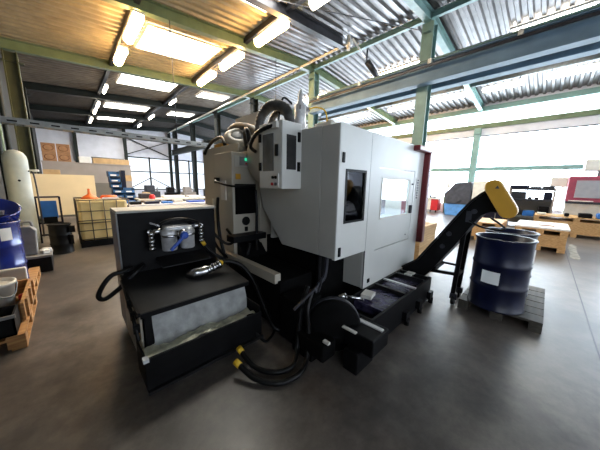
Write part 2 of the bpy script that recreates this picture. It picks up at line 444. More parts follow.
tag(MB().tube([(3.6, 6.0, rb(3.6) + .1), (5.5, 4.9, 6.2), (8.4, 3.5, 6.35)], .012, 6).build('ceiling_cable', 'dark_steel', loc=(5.5, 4.9, 6.2)), 'thin dark cable sagging under the silver decking', 'cable')

# skylights
def skylight(n, x0, x1, y0, y1):
    mb = MB(); z0, z1 = rb(x0) + .32, rb(x1) + .32
    c = (y0 + y1) / 2
    mb.bar((x0, c, z0), (x1, c, z1), y1 - y0, .03)
    g = struct('window_%d' % n, mb, 'sky_pane')
    fb = MB()
    for y in (y0, y1): fb.bar((x0, y, z0 - .01), (x1, y, z1 - .01), .05, .06)
    for x, z in ((x0, z0), (x1, z1)): fb.bar((x, y0, z - .01), (x, y1, z - .01), .05, .06)
    struct('window_frame', fb, 'plate', parent=g)
    h = MB().cyl(((x0 + x1) / 2 + .4, y0 + .2, (z0 + z1) / 2), ((x0 + x1) / 2 + .4, y0 + .2, (z0 + z1) / 2 - .3), .015)
    struct('crank_rod', h, 'dark_steel', parent=g)
k = 20
for y0, y1 in ((4.5, 6.5), (9.3, 11.1), (14.1, 15.6), (19.8, 21.2), (24.2, 25.6)):
    skylight(k, 2.35, 4.75, y0, y1); k += 1
for y0, y1 in ((-.2, 1.6), (4.4, 6.6), (9.4, 11.4)):
    skylight(k, 10.9, 13.3, y0, y1); k += 1
for y0, y1 in ((14.6, 15.6), (20.2, 21.4)):
    skylight(k, 6.2, 7.9, y0, y1); k += 1

# lamps
def lamp(x, y0, y1, m, label, w=.16):
    z = rb(x) - (.08 if x < 3 else -.02); c = (y0 + y1) / 2
    t = thing('ceiling_lamp', label, 'lamp', (x, c, z), 'lamps under the roof')
    MB().box(x - w / 2, x + w / 2, y0, y1, z - .03, z + .02).build('housing', 'lamp_body', t)
    for y in (y0 + .15, y1 - .15): MB().cyl((x, y, z), (x, y, rb(x) + .17), .012).build('hanger', 'dark_steel', t)
    MB().lathe([(.02, 0), (w * .5, .06), (w * .5, y1 - y0 - .06), (.02, y1 - y0)], (x, y0, z - .1), (0, 1, 0), 12).build('tube_cover', m, t)
L1 = ['long bright lamp at top left, nearest of its row', 'second bright lamp in the left row, just before the green rafter', 'left-row lamp just behind the green rafter, first of the small far ones',
      'left-row far lamp, fourth from the front', 'left-row far lamp, fifth from the front', 'left-row lamp farthest away by the back wall']
for (a, b), l in zip(((8.05, 9.6), (10.35, 11.6), (14.73, 15.95), (18.08, 19.3), (19.93, 21.28), (22.9, 24.8)), L1): lamp(1.85, a, b, 'lamp_warm' if a < 13 else 'lamp_white', l, .26 if a < 13 else .11)
L2 = ['bright lamp cut by the top edge beside the dark beam end', 'long bright lamp above the machine, before the broad green rafter', 'bright lamp of the middle row just behind the broad green rafter', 'third warm lamp of the middle row, close to the previous one',
      'middle-row far lamp, first beyond the green rafter', 'middle-row far lamp near the left windows', 'middle-row farthest lamp by the back wall']
for (a, b), l in zip(((3.6, 5.0), (5.94, 7.5), (8.42, 10.0), (10.7, 12.3), (15.65, 16.8), (20.4, 21.85), (24.5, 25.6)), L2): lamp(5.1, a, b, 'lamp_warm' if 5 < a < 13 else 'lamp_white', l, .26 if a < 13 else .11)
L3 = ['right-row lamp seen just above the machine front, leftmost', 'right-row lamp left of the tall teal column', 'right-row lamp just right of the tall teal column', 'long right-row lamp under the crane girder, right of centre', 'right-row lamp nearest the right edge of the picture']
for (a, b), l in zip(((8.5, 9.9), (5.85, 7.3), (3.4, 5.0), (1.37, 2.8), (-.8, .75)), L3): lamp(14.2, a, b, 'lamp_warm' if a > 5.5 else 'lamp_white', l, .22)

# cable tray crossing the left
t = thing('cable_tray', 'perforated galvanised cable tray crossing the hall at upper left', 'cable tray', (3, 8.05, 2.78))
mb = MB().box(XL, 8.4, 7.95, 7.97, 2.72, 2.84).box(XL, 8.4, 8.23, 8.25, 2.72, 2.84)
mb.build('side_rail', 'galv', t)
mb = MB()
for i in range(32): mb.box(XL + .1 + i * .3, XL + .28 + i * .3, 7.97, 8.23, 2.72, 2.735)
mb.build('tray_floor', 'galv', t)
mb = MB()
for i in range(30): mb.box(XL + .16 + i * .32, XL + .3 + i * .32, 7.944, 7.949, 2.755, 2.785)
mb.build('slots', 'void', t)
for x in (-1.0, 2.6, 6.4): MB().cyl((x, 8.1, 2.84), (x, 8.1, rb(x)), .012).build('hanger_rod', 'dark_steel', t)
for i, (dy, r) in enumerate(((8.05, .03), (8.12, .025))):
    tag(MB().tube([(XL + .05, dy, 2.75 + r), (2, dy + .02, 2.75 + r), (5, dy, 2.75 + r), (8.3, dy, 2.75 + r)], r, 8, 4).build('tray_cable', 'rubber', loc=(3, dy, 2.78)),
        ['thicker black cable lying in the cable tray', 'thinner black cable lying in the cable tray'][i], 'cable', 'cables in the tray')

# ------------------------------------------------------------------ machining centre
vm = thing('machining_centre', 'big light grey machining centre with glazed door and red edge', 'machine', (3.0, 3.0, 0))
P = lambda mb, n, m, par=vm, **k: mb.build(n, m, par, **k)
P(MB().box(2.05, 4.15, 1.75, 4.55, 0, .86).box(1.98, 2.4, 2.45, 4.5, 0, .55), 'base', 'void')
P(MB().prism([(1.685, .83), (2.30, .83), (2.71, 1.27), (2.78, 1.5), (2.78, 2.18), (1.685, 2.18)], 'x', 1.92, 1.96), 'side_panel', 'grey_panel', bev=.006)
P(MB().box(1.92, 1.96, 1.456, 1.678, .83, 2.175), 'side_panel', 'grey_panel', bev=.006)
P(MB().frame_xz(1.925, 2.505, .82, 2.175, 1.45, 1.49, 2.05, 2.41, 1.21, 1.74), 'front_panel', 'white')
sw = P(MB().box(2.05, 2.41, 1.462, 1.468, 1.21, 1.74), 'side_window', 'glass_dark')
P(MB().frame_xz(2.035, 2.425, 1.195, 1.755, 1.444, 1.45, 2.06, 2.40, 1.22, 1.73), 'window_gasket', 'black', sw)
P(MB().frame_xz(2.512, 4.10, .33, 2.18, 1.45, 1.49, 2.725, 3.80, .78, 1.81), 'front_panel', 'white')
dr = P(MB().frame_xz(2.733, 3.792, .788, 1.802, 1.455, 1.487, 2.81, 3.66, 1.18, 1.69), 'door', 'white')
P(MB().box(2.81, 3.66, 1.468, 1.474, 1.18, 1.69), 'door_window', 'glass_clear', dr)
P(MB().frame_xz(2.80, 3.67, 1.17, 1.70, 1.449, 1.455, 2.822, 3.648, 1.192, 1.678), 'window_gasket', 'plate', dr)
P(MB().box(3.70, 3.715, 1.425, 1.455, 1.19, 1.31).box(3.70, 3.76, 1.43, 1.44, 1.19, 1.20).box(3.70, 3.76, 1.43, 1.44, 1.30, 1.31).box(3.75, 3.76, 1.43, 1.455, 1.19, 1.31), 'door_handle', 'ink', dr)
P(MB().box(3.64, 3.655, 1.448, 1.455, .86, .875), 'door_knob', 'dark_steel', dr)
# enclosure around the working chamber
P(MB().box(1.96, 4.15, 1.49, 4.6, 2.13, 2.17).box(4.11, 4.15, 1.49, 4.6, .33, 2.13).box(1.97, 4.1, 2.55, 2.6, .86, 2.13), 'enclosure', 'grey_panel')
P(MB().box(2.6, 4.1, 2.5, 2.54, .95, 2.1).box(2.6, 2.63, 1.5, 2.5, .95, 2.1).box(2.6, 4.1, 1.5, 2.54, .9, .95), 'chamber_lining', 'chips')
P(MB().box(1.97, 2.58, 2.0, 2.04, .86, 2.12).box(2.55, 2.59, 1.5, 2.02, .86, 2.12).box(1.97, 2.58, 1.5, 2.04, .86, .9), 'side_lining', 'void')
P(MB().box(2.1, 2.25, 1.7, 1.9, .9, 1.45).cyl((2.3, 1.8, 1.1), (2.3, 1.8, 1.6), .07).box(2.2, 2.42, 1.65, 1.75, 1.25, 1.4), 'tool_carriage', 'greyplastic', bev=.01)
P(MB().box(2.85, 3.9, 1.7, 2.4, .95, 1.12).box(3.0, 3.2, 1.8, 2.1, 1.12, 1.32).cyl((3.5, 2.1, 1.12), (3.5, 2.1, 1.42), .12).box(3.62, 3.85, 1.9, 2.2, 1.12, 1.38), 'work_table', 'chips', bev=.01)
P(MB().box(2.7, 4.0, 2.3, 2.42, 2.0, 2.06), 'work_lamp', 'worklight')
# lower apron
P(MB().box(2.512, 2.55, 1.49, 1.95, .335, .82), 'apron_panel', 'grey_panel', bev=.004)
P(MB().box(2.30, 2.50, 1.85, 1.9, .36, .82), 'apron_panel', 'grey_panel', bev=.004)
# black latches and small badge
for x, z in ((1.985, 1.86), (1.985, .90)):
    P(MB().box(x - .02, x + .02, 1.438, 1.452, z - .05, z + .05), 'latch', 'black', bev=.006)
P(MB().box(2.60, 2.65, 1.442, 1.45, .385, .435), 'badge', 'black')
P(MB().frame_xz(2.505, 2.513, .34, 2.17, 1.452, 1.46, 2.507, 2.511, .4, 2.1), 'panel_gap', 'ink')
sl = P(MB().box(3.88, 3.97, 1.443, 1.45, 1.38, 1.72), 'sign', 'paperwhite', label='white vertical sign')
mb = MB()
for i in range(8): mb.box(3.90 + .01 * (i % 2), 3.95, 1.440, 1.443, 1.405 + i * .038, 1.425 + i * .038)
P(mb, 'sign_print', 'ink', sl)
P(MB().lathe([(.012, 0), (.012, .02)], (3.72, 1.45, 1.62), (0, -1, 0), 10), 'door_screw', 'ink')
# red edge
P(MB().box(4.10, 4.22, 1.36, 1.75, .68, 2.10), 'red_edge', 'red', bev=.02, label='dark red upright cover')
P(MB().box(3.66, 4.22, 1.36, 1.5, 2.10, 2.175), 'red_canopy', 'red', bev=.015, label='dark red top canopy')
# round magazine cover behind the tool cabinet
P(MB().lathe([(.10, 0), (.30, .0), (.33, .03), (.33, .17), (.30, .20), (.1, .21)], (1.96, 2.54, 1.93), (-1, 0, 0), 40), 'magazine_cover', 'cream')
# tool cabinet
tc = P(MB().box(1.64, 1.92, 1.97, 2.38, 1.54, 2.235), 'tool_cabinet', 'white', bev=.008)
P(MB().box(1.632, 1.64, 2.11, 2.30, 1.73, 2.12), 'cabinet_window', 'smoke', tc)
P(MB().box(1.70, 1.83, 1.962, 1.97, 1.745, 2.10), 'cabinet_window', 'smoke2', tc)
for z in (1.78, 2.09):
    P(MB().box(1.62, 1.64, 2.335, 2.365, z - .045, z + .045), 'hinge', 'black', tc)
    P(MB().box(1.855, 1.885, 1.95, 1.97, z - .05, z + .05), 'hinge', 'black', tc)
P(MB().box(1.615, 1.64, 2.03, 2.065, 1.88, 2.0), 'cabinet_handle', 'black', tc, bev=.006)
P(MB().box(1.625, 1.64, 2.02, 2.14, 1.565, 1.70), 'button_plate', 'plate', tc)
for y, z, m in ((2.05, 1.66, 'black'), (2.10, 1.66, 'black'), (2.05, 1.59, 'ink'), (2.11, 1.59, 'red2')):
    P(MB().cyl((1.626, y, z), (1.61, y, z), .016), 'button', m, tc)
P(MB().tube([(1.63, 2.07, 2.19), (1.58, 2.16, 2.17), (1.56, 2.32, 2.12), (1.6, 2.5, 2.02), (1.75, 2.62, 1.98)], .022, 10, 6, .06), 'cabinet_hose', 'rubber', tc)
P(MB().box(1.60, 1.64, 2.02, 2.10, 2.16, 2.22), 'hose_socket', 'plate', tc)
# electrical cabinet at the rear and chiller
ec = P(MB().box(1.92, 3.95, 3.34, 4.62, .25, 2.18).box(1.93, 2.6, 2.80, 3.34, .6, 2.05), 'electrical_cabinet', 'cream', bev=.008)
for z0, z1, m in ((1.62, 1.74, 'black'), (1.46, 1.56, 'greyplastic')):
    P(MB().box(1.905, 1.92, 3.98, 4.10, z0, z1), 'vent', m, ec)
P(MB().box(1.90, 1.92, 4.2, 4.26, .9, 1.3), 'cabinet_lock', 'plate', ec)
ch = P(MB().box(1.55, 1.92, 2.86, 3.35, .60, 1.985), 'chiller', 'cream', bev=.01)
P(MB().box(1.59, 1.87, 2.852, 2.86, 1.80, 1.94), 'chiller_panel', 'grey_panel', ch)
P(MB().box(1.66, 1.84, 2.846, 2.852, 1.82, 1.93), 'control_bezel', 'greyplastic', ch)
P(MB().box(1.73, 1.80, 2.84, 2.846, 1.88, 1.915), 'display', 'screen', ch, label='small green lit display')
P(MB().box(1.74, 1.77, 2.84, 2.846, 1.835, 1.855), 'lamp_button', 'red2', ch)
P(MB().box(1.60, 1.67, 2.85, 2.86, 1.64, 1.71), 'warning_sticker', 'yellow', ch, label='yellow warning sticker')
P(MB().box(1.585, 1.90, 2.85, 2.86, 1.18, 1.58), 'grille', 'void', ch)
P(MB().lathe([(.06, 0), (.06, .012)], (1.74, 2.86, 1.08), (0, -1, 0), 16), 'gauge', 'black', ch)
P(MB().box(1.72, 1.76, 2.84, 2.86, .94, 1.0), 'switch', 'black', ch)
P(MB().box(1.535, 1.55, 3.02, 3.16, 1.36, 1.62), 'document_pocket', 'whiteplastic', ch)
P(MB().box(1.45, 1.95, 2.68, 2.86, .84, .92), 'shelf_bracket', 'black')
P(MB().prism([(2.66, .62), (2.9, .62), (2.9, .86)], 'x', 1.60, 1.95), 'gusset', 'black')
P(MB().box(1.46, 1.54, 1.86, 3.1, .56, .665), 'cream_rail', 'cream', bev=.005, label='cream painted rail')
P(MB().box(1.50, 1.98, 1.82, 2.80, .05, .585), 'side_tank', 'void')
# things on top of the machine
P(MB().tube([(1.95, 2.86, 2.1), (1.97, 2.82, 2.42), (2.0, 2.70, 2.56), (2.02, 2.52, 2.56), (2.05, 2.36, 2.46), (2.06, 2.3, 2.2)], .06, 14, 12, .12), 'cable_conduit', 'conduit')
P(MB().tube([(2.12, 2.88, 2.1), (2.12, 2.76, 2.44), (2.12, 2.6, 2.52), (2.12, 2.46, 2.46), (2.12, 2.38, 2.25)], .045, 12, 8, .07), 'cable_conduit', 'ducting')
cy = P(MB().lathe([(.075, 0), (.075, .42), (.05, .44), (.03, .5), (.03, .56), (.01, .62)], (2.30, 2.40, 2.17), n=20), 'air_cylinder', 'alu')
P(MB().box(2.24, 2.42, 2.34, 2.46, 2.53, 2.58), 'cylinder_valve', 'greyplastic', cy)
P(MB().tube([(2.2, 2.45, 2.6), (2.1, 2.5, 2.66), (2.08, 2.56, 2.5), (2.1, 2.6, 2.2)], .014), 'air_line', 'rubber', cy)
P(MB().tube([(2.40, 2.36, 2.56), (2.46, 2.26, 2.58), (2.52, 2.16, 2.52), (2.54, 2.14, 2.35), (2.5, 2.12, 2.2)], .010), 'air_line', 'yellow2', cy)
P(MB().box(2.45, 2.75, 2.0, 2.3, 2.17, 2.38), 'reservoir', 'whiteplastic', bev=.02)
P(MB().cyl((2.6, 2.15, 2.38), (2.6, 2.15, 2.43), .05), 'reservoir_cap', 'whiteplastic')
P(MB().lathe([(.05, .0), (.18, .0), (.22, .02), (.22, .06), (.17, .10), (.12, .10), (.10, .05)], (2.16, 3.74, 2.30), (-.35, -.62, .7), 28), 'blower', 'cream')
P(MB().lathe([(.02, .0), (.115, .01), (.10, .025), (.04, .03)], (2.135, 3.70, 2.345), (-.35, -.62, .7), 20), 'blower_grille', 'greyplastic')
P(MB().tube([(2.28, 4.2, 2.50), (2.28, 4.0, 2.55), (2.28, 3.7, 2.50), (2.28, 3.4, 2.40), (2.25, 3.1, 2.26), (2.2, 2.9, 2.12)], .08, 14, 8, .05), 'foil_duct', 'conduit')
P(MB().box(2.5, 2.55, 3.6, 4.42, 2.17, 2.80), 'back_panel', 'white')
P(MB().tube([(1.9, 4.5, 2.1), (1.95, 4.3, 2.28), (1.98, 4.0, 2.34), (1.95, 3.8, 2.2)], .03), 'top_hose', 'rubber')
P(MB().box(1.95, 2.2, 3.9, 4.2, 2.18, 2.24), 'top_box', 'yellow')
P(MB().tube([(1.98, 3.2, 2.1), (1.9, 3.1, 2.3), (1.85, 2.95, 2.28), (1.86, 2.9, 2.0)], .03), 'top_hose', 'rubber')
P(MB().tube([(1.5, 3.24, 1.62), (1.46, 3.1, 1.60), (1.5, 2.9, 1.56), (1.6, 2.82, 1.55), (1.85, 2.8, 1.56)], .014), 'chiller_cable', 'rubber')
P(MB().box(1.50, 1.55, 3.2, 3.27, 1.58, 1.66), 'plug', 'black')
# loose hoses hanging at the chiller
for pts, r in (([(1.52, 3.22, 1.38), (1.45, 3.1, 1.2), (1.42, 3.0, .9), (1.46, 2.95, .6), (1.5, 2.9, .3)], .022),
               ([(1.85, 2.78, 1.5), (1.84, 2.74, 1.2), (1.83, 2.74, .8), (1.83, 2.72, .45)], .02),
               ([(1.42, 3.3, 1.0), (1.4, 3.12, .78), (1.46, 2.9, .62), (1.62, 2.72, .6), (1.7, 2.7, .8)], .02)):
    P(MB().tube(pts, r), 'hanging_hose', 'rubber')
# service pipes in the dark below the side panel
for pts, r, m in (([(1.98, 1.6, .82), (1.95, 1.6, .6), (1.85, 1.62, .5), (1.75, 1.6, .3)], .02, 'dark_steel'), ([(2.02, 1.75, .8), (2.0, 1.74, .4), (1.9, 1.7, .2)], .025, 'black')):
    P(MB().tube(pts, r), 'service_pipe', m)

# chip tray along the front
ct = thing('chip_tray', 'long black chip tray with oily pools lying along the machine front', 'tray', (2.9, 1.2, 0))
P(MB().box(1.95, 3.58, 1.0, 1.03, .02, .335).box(1.95, 3.58, 1.41, 1.44, .02, .335).box(1.95, 3.58, 1.03, 1.41, .02, .2).box(3.55, 3.58, 1.03, 1.41, .2, .335).box(1.95, 1.98, 1.03, 1.41, .2, .335), 'trough', 'black', ct, bev=.004)
P(MB().box(2.25, 2.72, 1.05, 1.40, .2, .30), 'oil_pool', 'oilwater', ct)
P(MB().box(2.80, 3.3, 1.05, 1.40, .2, .30), 'oil_pool', 'oilwater', ct)
for x in (2.74, 3.34, 3.5): P(MB().box(x, x + .045, 1.03, 1.42, .25, .345), 'cross_bar', 'blacksatin', ct)
P(MB().box(2.98, 3.02, 1.0, 1.42, .335, .35), 'cross_bar', 'alu', ct)
P(MB().box(2.30, 2.46, 1.24, 1.36, .335, .375, rot=.2), 'cover_plate', 'plate', ct)
P(MB().box(3.44, 3.52, 1.2, 1.3, .345, .36).box(3.36, 3.41, 1.2, 1.3, .345, .36), 'tie_strip', 'plate', ct)
for x in (2.7, 3.1, 3.5): P(MB().box(x - .05, x + .05, .95, 1.0, .06, .16).cyl((x, .96, 0), (x, .96, .08), .03), 'foot', 'black', ct)
# drum filter with motor at the near end of the tray
df = thing('chip_motor_unit', 'black motor unit with round wheel guard at the near end of the tray', 'motor unit', (1.75, 1.2, 0))
P(MB().box(1.60, 1.88, .93, 1.07, 0, .2), 'pedestal', 'black', df, bev=.01)
P(MB().box(1.68, 1.96, .84, 1.12, .17, .33), 'gearbox', 'black', df, bev=.012)
P(MB().box(1.86, 1.90, .86, 1.1, .33, .342), 'edge_strip', 'paperwhite', df)
P(MB().box(1.66, 1.69, 1.0, 1.14, .33, .342), 'edge_strip', 'plate', df)
P(MB().lathe([(.05, 0), (.22, .0), (.245, .02), (.245, .10), (.22, .12), (.1, .13)], (1.74, 1.30, .29), (-.75, -.65, .1), 40), 'wheel_guard', 'void', df)
P(MB().lathe([(.243, .02), (.252, .02), (.252, .075), (.243, .075)], (1.74, 1.30, .29), (-.75, -.65, .1), 40, cap=False), 'guard_rim', 'dark_steel', df)
P(MB().box(1.46, 1.78, 1.48, 1.78, .02, .48), 'motor_housing', 'void', df, bev=.02)
P(MB().box(1.42, 1.60, 1.15, 1.5, .08, .24), 'junction_box', 'void', df, bev=.02)
P(MB().box(1.44, 1.62, 1.3, 1.55, 0, .08), 'motor_foot', 'void', df)
P(MB().box(1.47, 1.50, 1.14, 1.2, .24, .26), 'highlight_chip', 'plate', df)  # pale chip standing in for a small highlight
P(MB().bar((1.62, 1.4, .60), (1.85, 1.55, .62), .02, .02).bar((1.40, 1.5, .45), (1.62, 1.42, .64), .02, .02), 'frame_bar', 'dark_steel', df)
P(MB().cyl((2.02, 1.5, .36), (2.05, 1.38, .42), .03).cyl((2.05, 1.38, .42), (2.2, 1.25, .37), .015), 'valve', 'chrome', df)

# ------------------------------------------------------------------ chip conveyor
cv = thing('chip_conveyor', 'black inclined chip conveyor with yellow drive cover over the drums', 'conveyor', (3.8, .9, 0))
up = [(1.43, .36), (1.22, .53), (1.0, .88), (.76, 1.27), (.66, 1.42), (.56, 1.52), (.46, 1.58), (.40, 1.56), (.34, 1.48)]
lo = [(.32, 1.38), (.36, 1.31), (.46, 1.31), (.55, 1.26), (.62, 1.14), (.78, .84), (.96, .54), (1.08, .34), (1.2, .22), (1.43, .2)]
P(MB().prism(up + lo, 'x', 3.60, 3.95), 'conveyor_body', 'black', cv, bev=.01)
mb = MB()
for a, b in zip(up[:6], up[1:7]): mb.bar((3.6, a[0], a[1] + .012), (3.6, b[0], b[1] + .012), .04, .025)
P(mb, 'edge_flange', 'blacksatin', cv)
def loz(y0, z0, y1, z1, r, n=10):
    a = math.atan2(z1 - z0, y1 - y0); out = []
    for i in range(n + 1): t = a + PI / 2 + PI * i / n; out.append((y0 + r * math.cos(t), z0 + r * math.sin(t)))
    for i in range(n + 1): t = a - PI / 2 + PI * i / n; out.append((y1 + r * math.cos(t), z1 + r * math.sin(t)))
    return out
yc = P(MB().prism(loz(.455, 1.60, .30, 1.345, .085), 'x', 3.48, 3.60), 'drive_cover', 'yellow', cv, bev=.012, label='yellow drive cover')
tri = [(.44, 1.585), (.40, 1.585), (.42, 1.62)]
P(MB().prism(tri, 'x', 3.474, 3.48), 'warning_mark', 'ink', yc)
for y, z in ((.62, 1.30), (.86, .98), (.92, .80)): P(MB().cyl((3.58, y, z), (3.60, y, z), .03), 'side_bolt', 'dark_steel', cv)
P(MB().box(3.595, 3.60, .64, .70, 1.16, 1.3), 'inspection_plate', 'dark_steel', cv)
for x in (3.66, 3.96):
    lg = P(MB().bar((x, .74, .16), (x, .70, 1.2), .05, .05, up=(0, 1, 0)), 'leg', 'black', cv)
    P(MB().lathe([(.03, -.02), (.062, -.02), (.07, 0), (.062, .02), (.03, .02)], (x, .73, .07), (0, 1, 0), 18), 'castor_wheel', 'rubber', lg)
    P(MB().box(x - .03, x + .03, .69, .77, .09, .17), 'castor_fork', 'dark_steel', lg)
P(MB().bar((3.66, .73, .42), (3.96, .73, .42), .04, .04), 'cross_tube', 'black', cv)
P(MB().bar((3.66, .72, .44), (3.66, 1.14, .40), .04, .04), 'strut', 'black', cv)
P(MB().bar((3.96, .72, .48), (3.96, 1.12, .48), .03, .03), 'strut', 'black', cv)
P(MB().bar((3.62, 1.0, .46), (4.0, 1.0, .46), .05, .05).box(3.72, 3.8, .98, 1.04, .42, .5), 'tie_bar', 'black', cv)
for x in (3.66, 3.98):
    P(MB().cyl((x, 1.15, 0), (x, 1.15, .2), .022), 'foot', 'dark_steel', cv)
P(MB().tube([(3.6, .45, 1.24), (3.5, .3, 1.14), (3.56, .5, 1.12), (3.6, .66, 1.18)], .012), 'motor_cable', 'rubber', cv)

# drums
def drum(name, cx, cy, z0, r, h, m, label, group=None, open_top=True):
    t = thing(name, label, 'drum', (cx, cy, z0), group)
    c = (cx, cy, z0)
    pr = [(r - .012, 0), (r, .006), (r, .02), (r - .008, .028)]
    for k in (.33, .64):
        pr += [(r - .008, h * k - .02), (r + .004, h * k), (r - .008, h * k + .02)]
    pr += [(r - .008, h - .03), (r, h - .02), (r + .004, h - .008), (r - .004, h)]
    if open_top: pr += [(r - .02, h - .004), (r - .022, h * .45)]
    else: pr += [(r - .02, h - .004), (r - .022, h - .02)]
    MB().lathe(pr, c, n=44).build('shell', m, t)
    MB().lathe([(r - .001, h - .012), (r + .01, h - .008), (r + .01, h + .003), (r - .012, h + .004)], c, n=44, cap=False).build('rim', m, t)
    return t
def curved_label(t, c, r, a0, a1, z0, z1, m='paperwhite'):
    mb = MB(); n = 8
    for i in range(n):
        p = [a0 + (a1 - a0) * k / n for k in (i, i + 1)]
        v = [(c[0] + r * math.cos(a), c[1] + r * math.sin(a), z) for a, z in ((p[0], z0), (p[1], z0), (p[1], z1), (p[0], z1))]
        mb.face(v, True)
    return mb.build('paper_label', m, t)
dly = thing('drum_pallet', 'low dark wooden pallet carrying the two navy drums', 'pallet', (4.3, .26, 0))
mb = MB()
for i in range(6): mb.box(3.62 + i * .225, 3.83 + i * .225, -.14, .66, .105, .13)
P(mb, 'deck_boards', 'wood_d', dly)
P(MB().box(3.62, 4.96, -.14, -.03, .0, .105).box(3.62, 4.96, .55, .66, 0, .105).box(3.62, 4.96, .2, .32, 0, .105), 'runners', 'wood_d', dly)
d1 = drum('steel_drum', 3.79, .31, .13, .285, .87, 'navy', 'open navy steel drum with white label, nearest on the low pallet', 'navy drums under the conveyor')
curved_label(d1, (3.79, .31), .292, math.radians(152), math.radians(187), .47, .62)
d2 = drum('steel_drum', 4.42, .31, .13, .285, .87, 'navy', 'open navy steel drum standing behind the nearest one', 'navy drums under the conveyor')
curved_label(d2, (4.42, .31), .292, math.radians(232), math.radians(258), .62, .80)

# ------------------------------------------------------------------ paper band filter unit
fu = thing('filter_unit', 'black coolant filter unit with white fleece sheet and twin canisters', 'filter unit', (.8, 2.6, 0))
P(MB().box(.325, 1.285, 2.83, 3.20, .08, 1.285), 'rear_housing', 'black', fu, bev=.006)
P(MB().box(.315, 1.295, 2.81, 3.21, 1.285, 1.31), 'housing_top', 'grey_panel', fu, bev=.004)
P(MB().box(.312, .325, 2.83, 3.20, .08, 1.285), 'housing_lit_side', 'greyplastic', fu)  # paler skin, the light caught on this side put into its colour
P(MB().box(.325, 1.26, 2.16, 2.83, .08, .55), 'tank_body', 'black', fu)
P(MB().box(.31, .325, 2.10, 2.83, .08, .56), 'tank_lit_side', 'cream', fu)  # pale tone stands for light falling on the dark tank's side
P(MB().prism([(2.06, .575), (2.06, .59), (2.83, .675), (2.83, .655)], 'x', .30, 1.275), 'tank_lid', 'blacksatin', fu, bev=.003)
P(MB().box(.31, 1.27, 2.055, 2.075, .545, .585), 'lid_edge', 'black', fu)
P(MB().bar((.302, 2.06, .58), (.302, 2.83, .665), .02, .035), 'side_seal', 'rubber', fu)
P(MB().box(.335, .385, 2.06, 2.16, .12, .56), 'corner_post', 'black', fu)
# fleece hanging in front
mb = MB(); nx, nz = 26, 14; V = []
for i in range(nx + 1):
    row = []
    for j in range(nz + 1):
        x = .385 + .845 * i / nx; f = j / nz; z = .55 - .36 * f
        y = 2.07 - .03 * math.sin(f * 2.6) - .012 * math.sin(i * .9 + j * .35) * f - .008 * math.sin(i * 2.1 - j * .6)
        row.append(mb.bm.verts.new((x, y, z)))
    V.append(row)
for i in range(nx):
    for j in range(nz):
        f = mb.bm.faces.new((V[i][j], V[i + 1][j], V[i + 1][j + 1], V[i][j + 1])); f.smooth = True
P(mb, 'fleece_sheet', 'paper', fu, label='grey-white filter fleece hanging over the front')
mb = MB(); nx, ny = 24, 6; V = []
for i in range(nx + 1):
    row = []
    for j in range(ny + 1):
        row.append(mb.bm.verts.new((.30 + .93 * i / nx, 2.07 - .20 * j / ny, .285 + .03 * math.sin(i * .8 + j) * math.sin(j * .7 + i * .3) + .035 * j / ny)))
    V.append(row)
for i in range(nx):
    for j in range(ny):
        f = mb.bm.faces.new((V[i][j], V[i + 1][j], V[i + 1][j + 1], V[i][j + 1])); f.smooth = True
P(mb, 'soiled_fleece', 'wetpaper', fu, label='crumpled dirty yellow-green fleece in the tray')
ty = P(MB().box(.275, 1.27, 1.83, 1.85, .08, .345).box(.275, .29, 1.85, 2.12, .1, .345).box(1.255, 1.27, 1.85, 2.2, .1, .40).box(.28, 1.265, 1.84, 2.12, .09, .12), 'catch_tray', 'black', fu, bev=.003)
P(MB().box(.275, 1.27, 1.80, 1.832, .075, .10), 'tray_lip', 'blacksatin', ty)
P(MB().box(.265, .30, 1.82, 1.87, .325, .352), 'tray_corner', 'alu', ty)
P(MB().cyl((1.27, 1.88, .30), (1.30, 1.88, .30), .02), 'tray_bolt', 'chrome', ty)
P(MB().box(.36, .5, 2.2, 2.4, 0, .09).box(1.1, 1.24, 2.2, 2.4, 0, .09).box(.36, .5, 3.0, 3.15, 0, .09).box(1.1, 1.24, 3.0, 3.15, 0, .09), 'feet', 'black', fu)
# side cable loom and clips
P(MB().tube([(.29, 2.72, .66), (.285, 2.5, .63), (.28, 2.3, .56), (.28, 2.15, .5), (.29, 2.1, .35)], .014), 'side_cable', 'rubber', fu)
for y, z in ((2.32, .59), (2.2, .53), (2.12, .45)): P(MB().box(.265, .31, y - .012, y + .012, z - .04, z + .03), 'cable_clip', 'black', fu)
# twin canisters
for x in (.725, .905):
    c = P(MB().lathe([(.02, .885), (.066, .888), (.072, .90), (.074, 1.03), (.079, 1.035), (.079, 1.075), (.068, 1.10), (.03, 1.12)], (x, 2.70, 0), n=26), 'filter_canister', 'alu', fu)
    P(MB().lathe([(.079, 1.03), (.083, 1.035), (.083, 1.05), (.079, 1.055)], (x, 2.70, 0), n=26, cap=False), 'canister_collar', 'chrome', c)
P(MB().box(.69, .95, 2.66, 2.83, 1.085, 1.135), 'filter_head', 'alu', fu, bev=.015)
P(MB().lathe([(.045, 0), (.05, .03), (.035, .06)], (.835, 2.64, 1.06), (0, -1, 0), 22), 'valve_body', 'chrome', fu)
P(MB().lathe([(.04, 0), (.04, .03), (.02, .045)], (.835, 2.59, 1.05), (0, -1, 0), 18).bar((.835, 2.56, 1.05), (.69, 2.54, .92), .025, .03), 'valve_handle', 'bluehandle', fu, bev=.006, label='blue lever handle')
P(MB().tube([(.63, 2.74, 1.10), (.65, 2.70, 1.17), (.75, 2.68, 1.21), (.90, 2.7, 1.20), (1.04, 2.73, 1.15)], .013), 'filter_hose', 'rubber', fu)
P(MB().bar((.56, 2.70, 1.19), (.64, 2.68, 1.155), .016, .016), 'bleed_pin', 'chrome', fu)
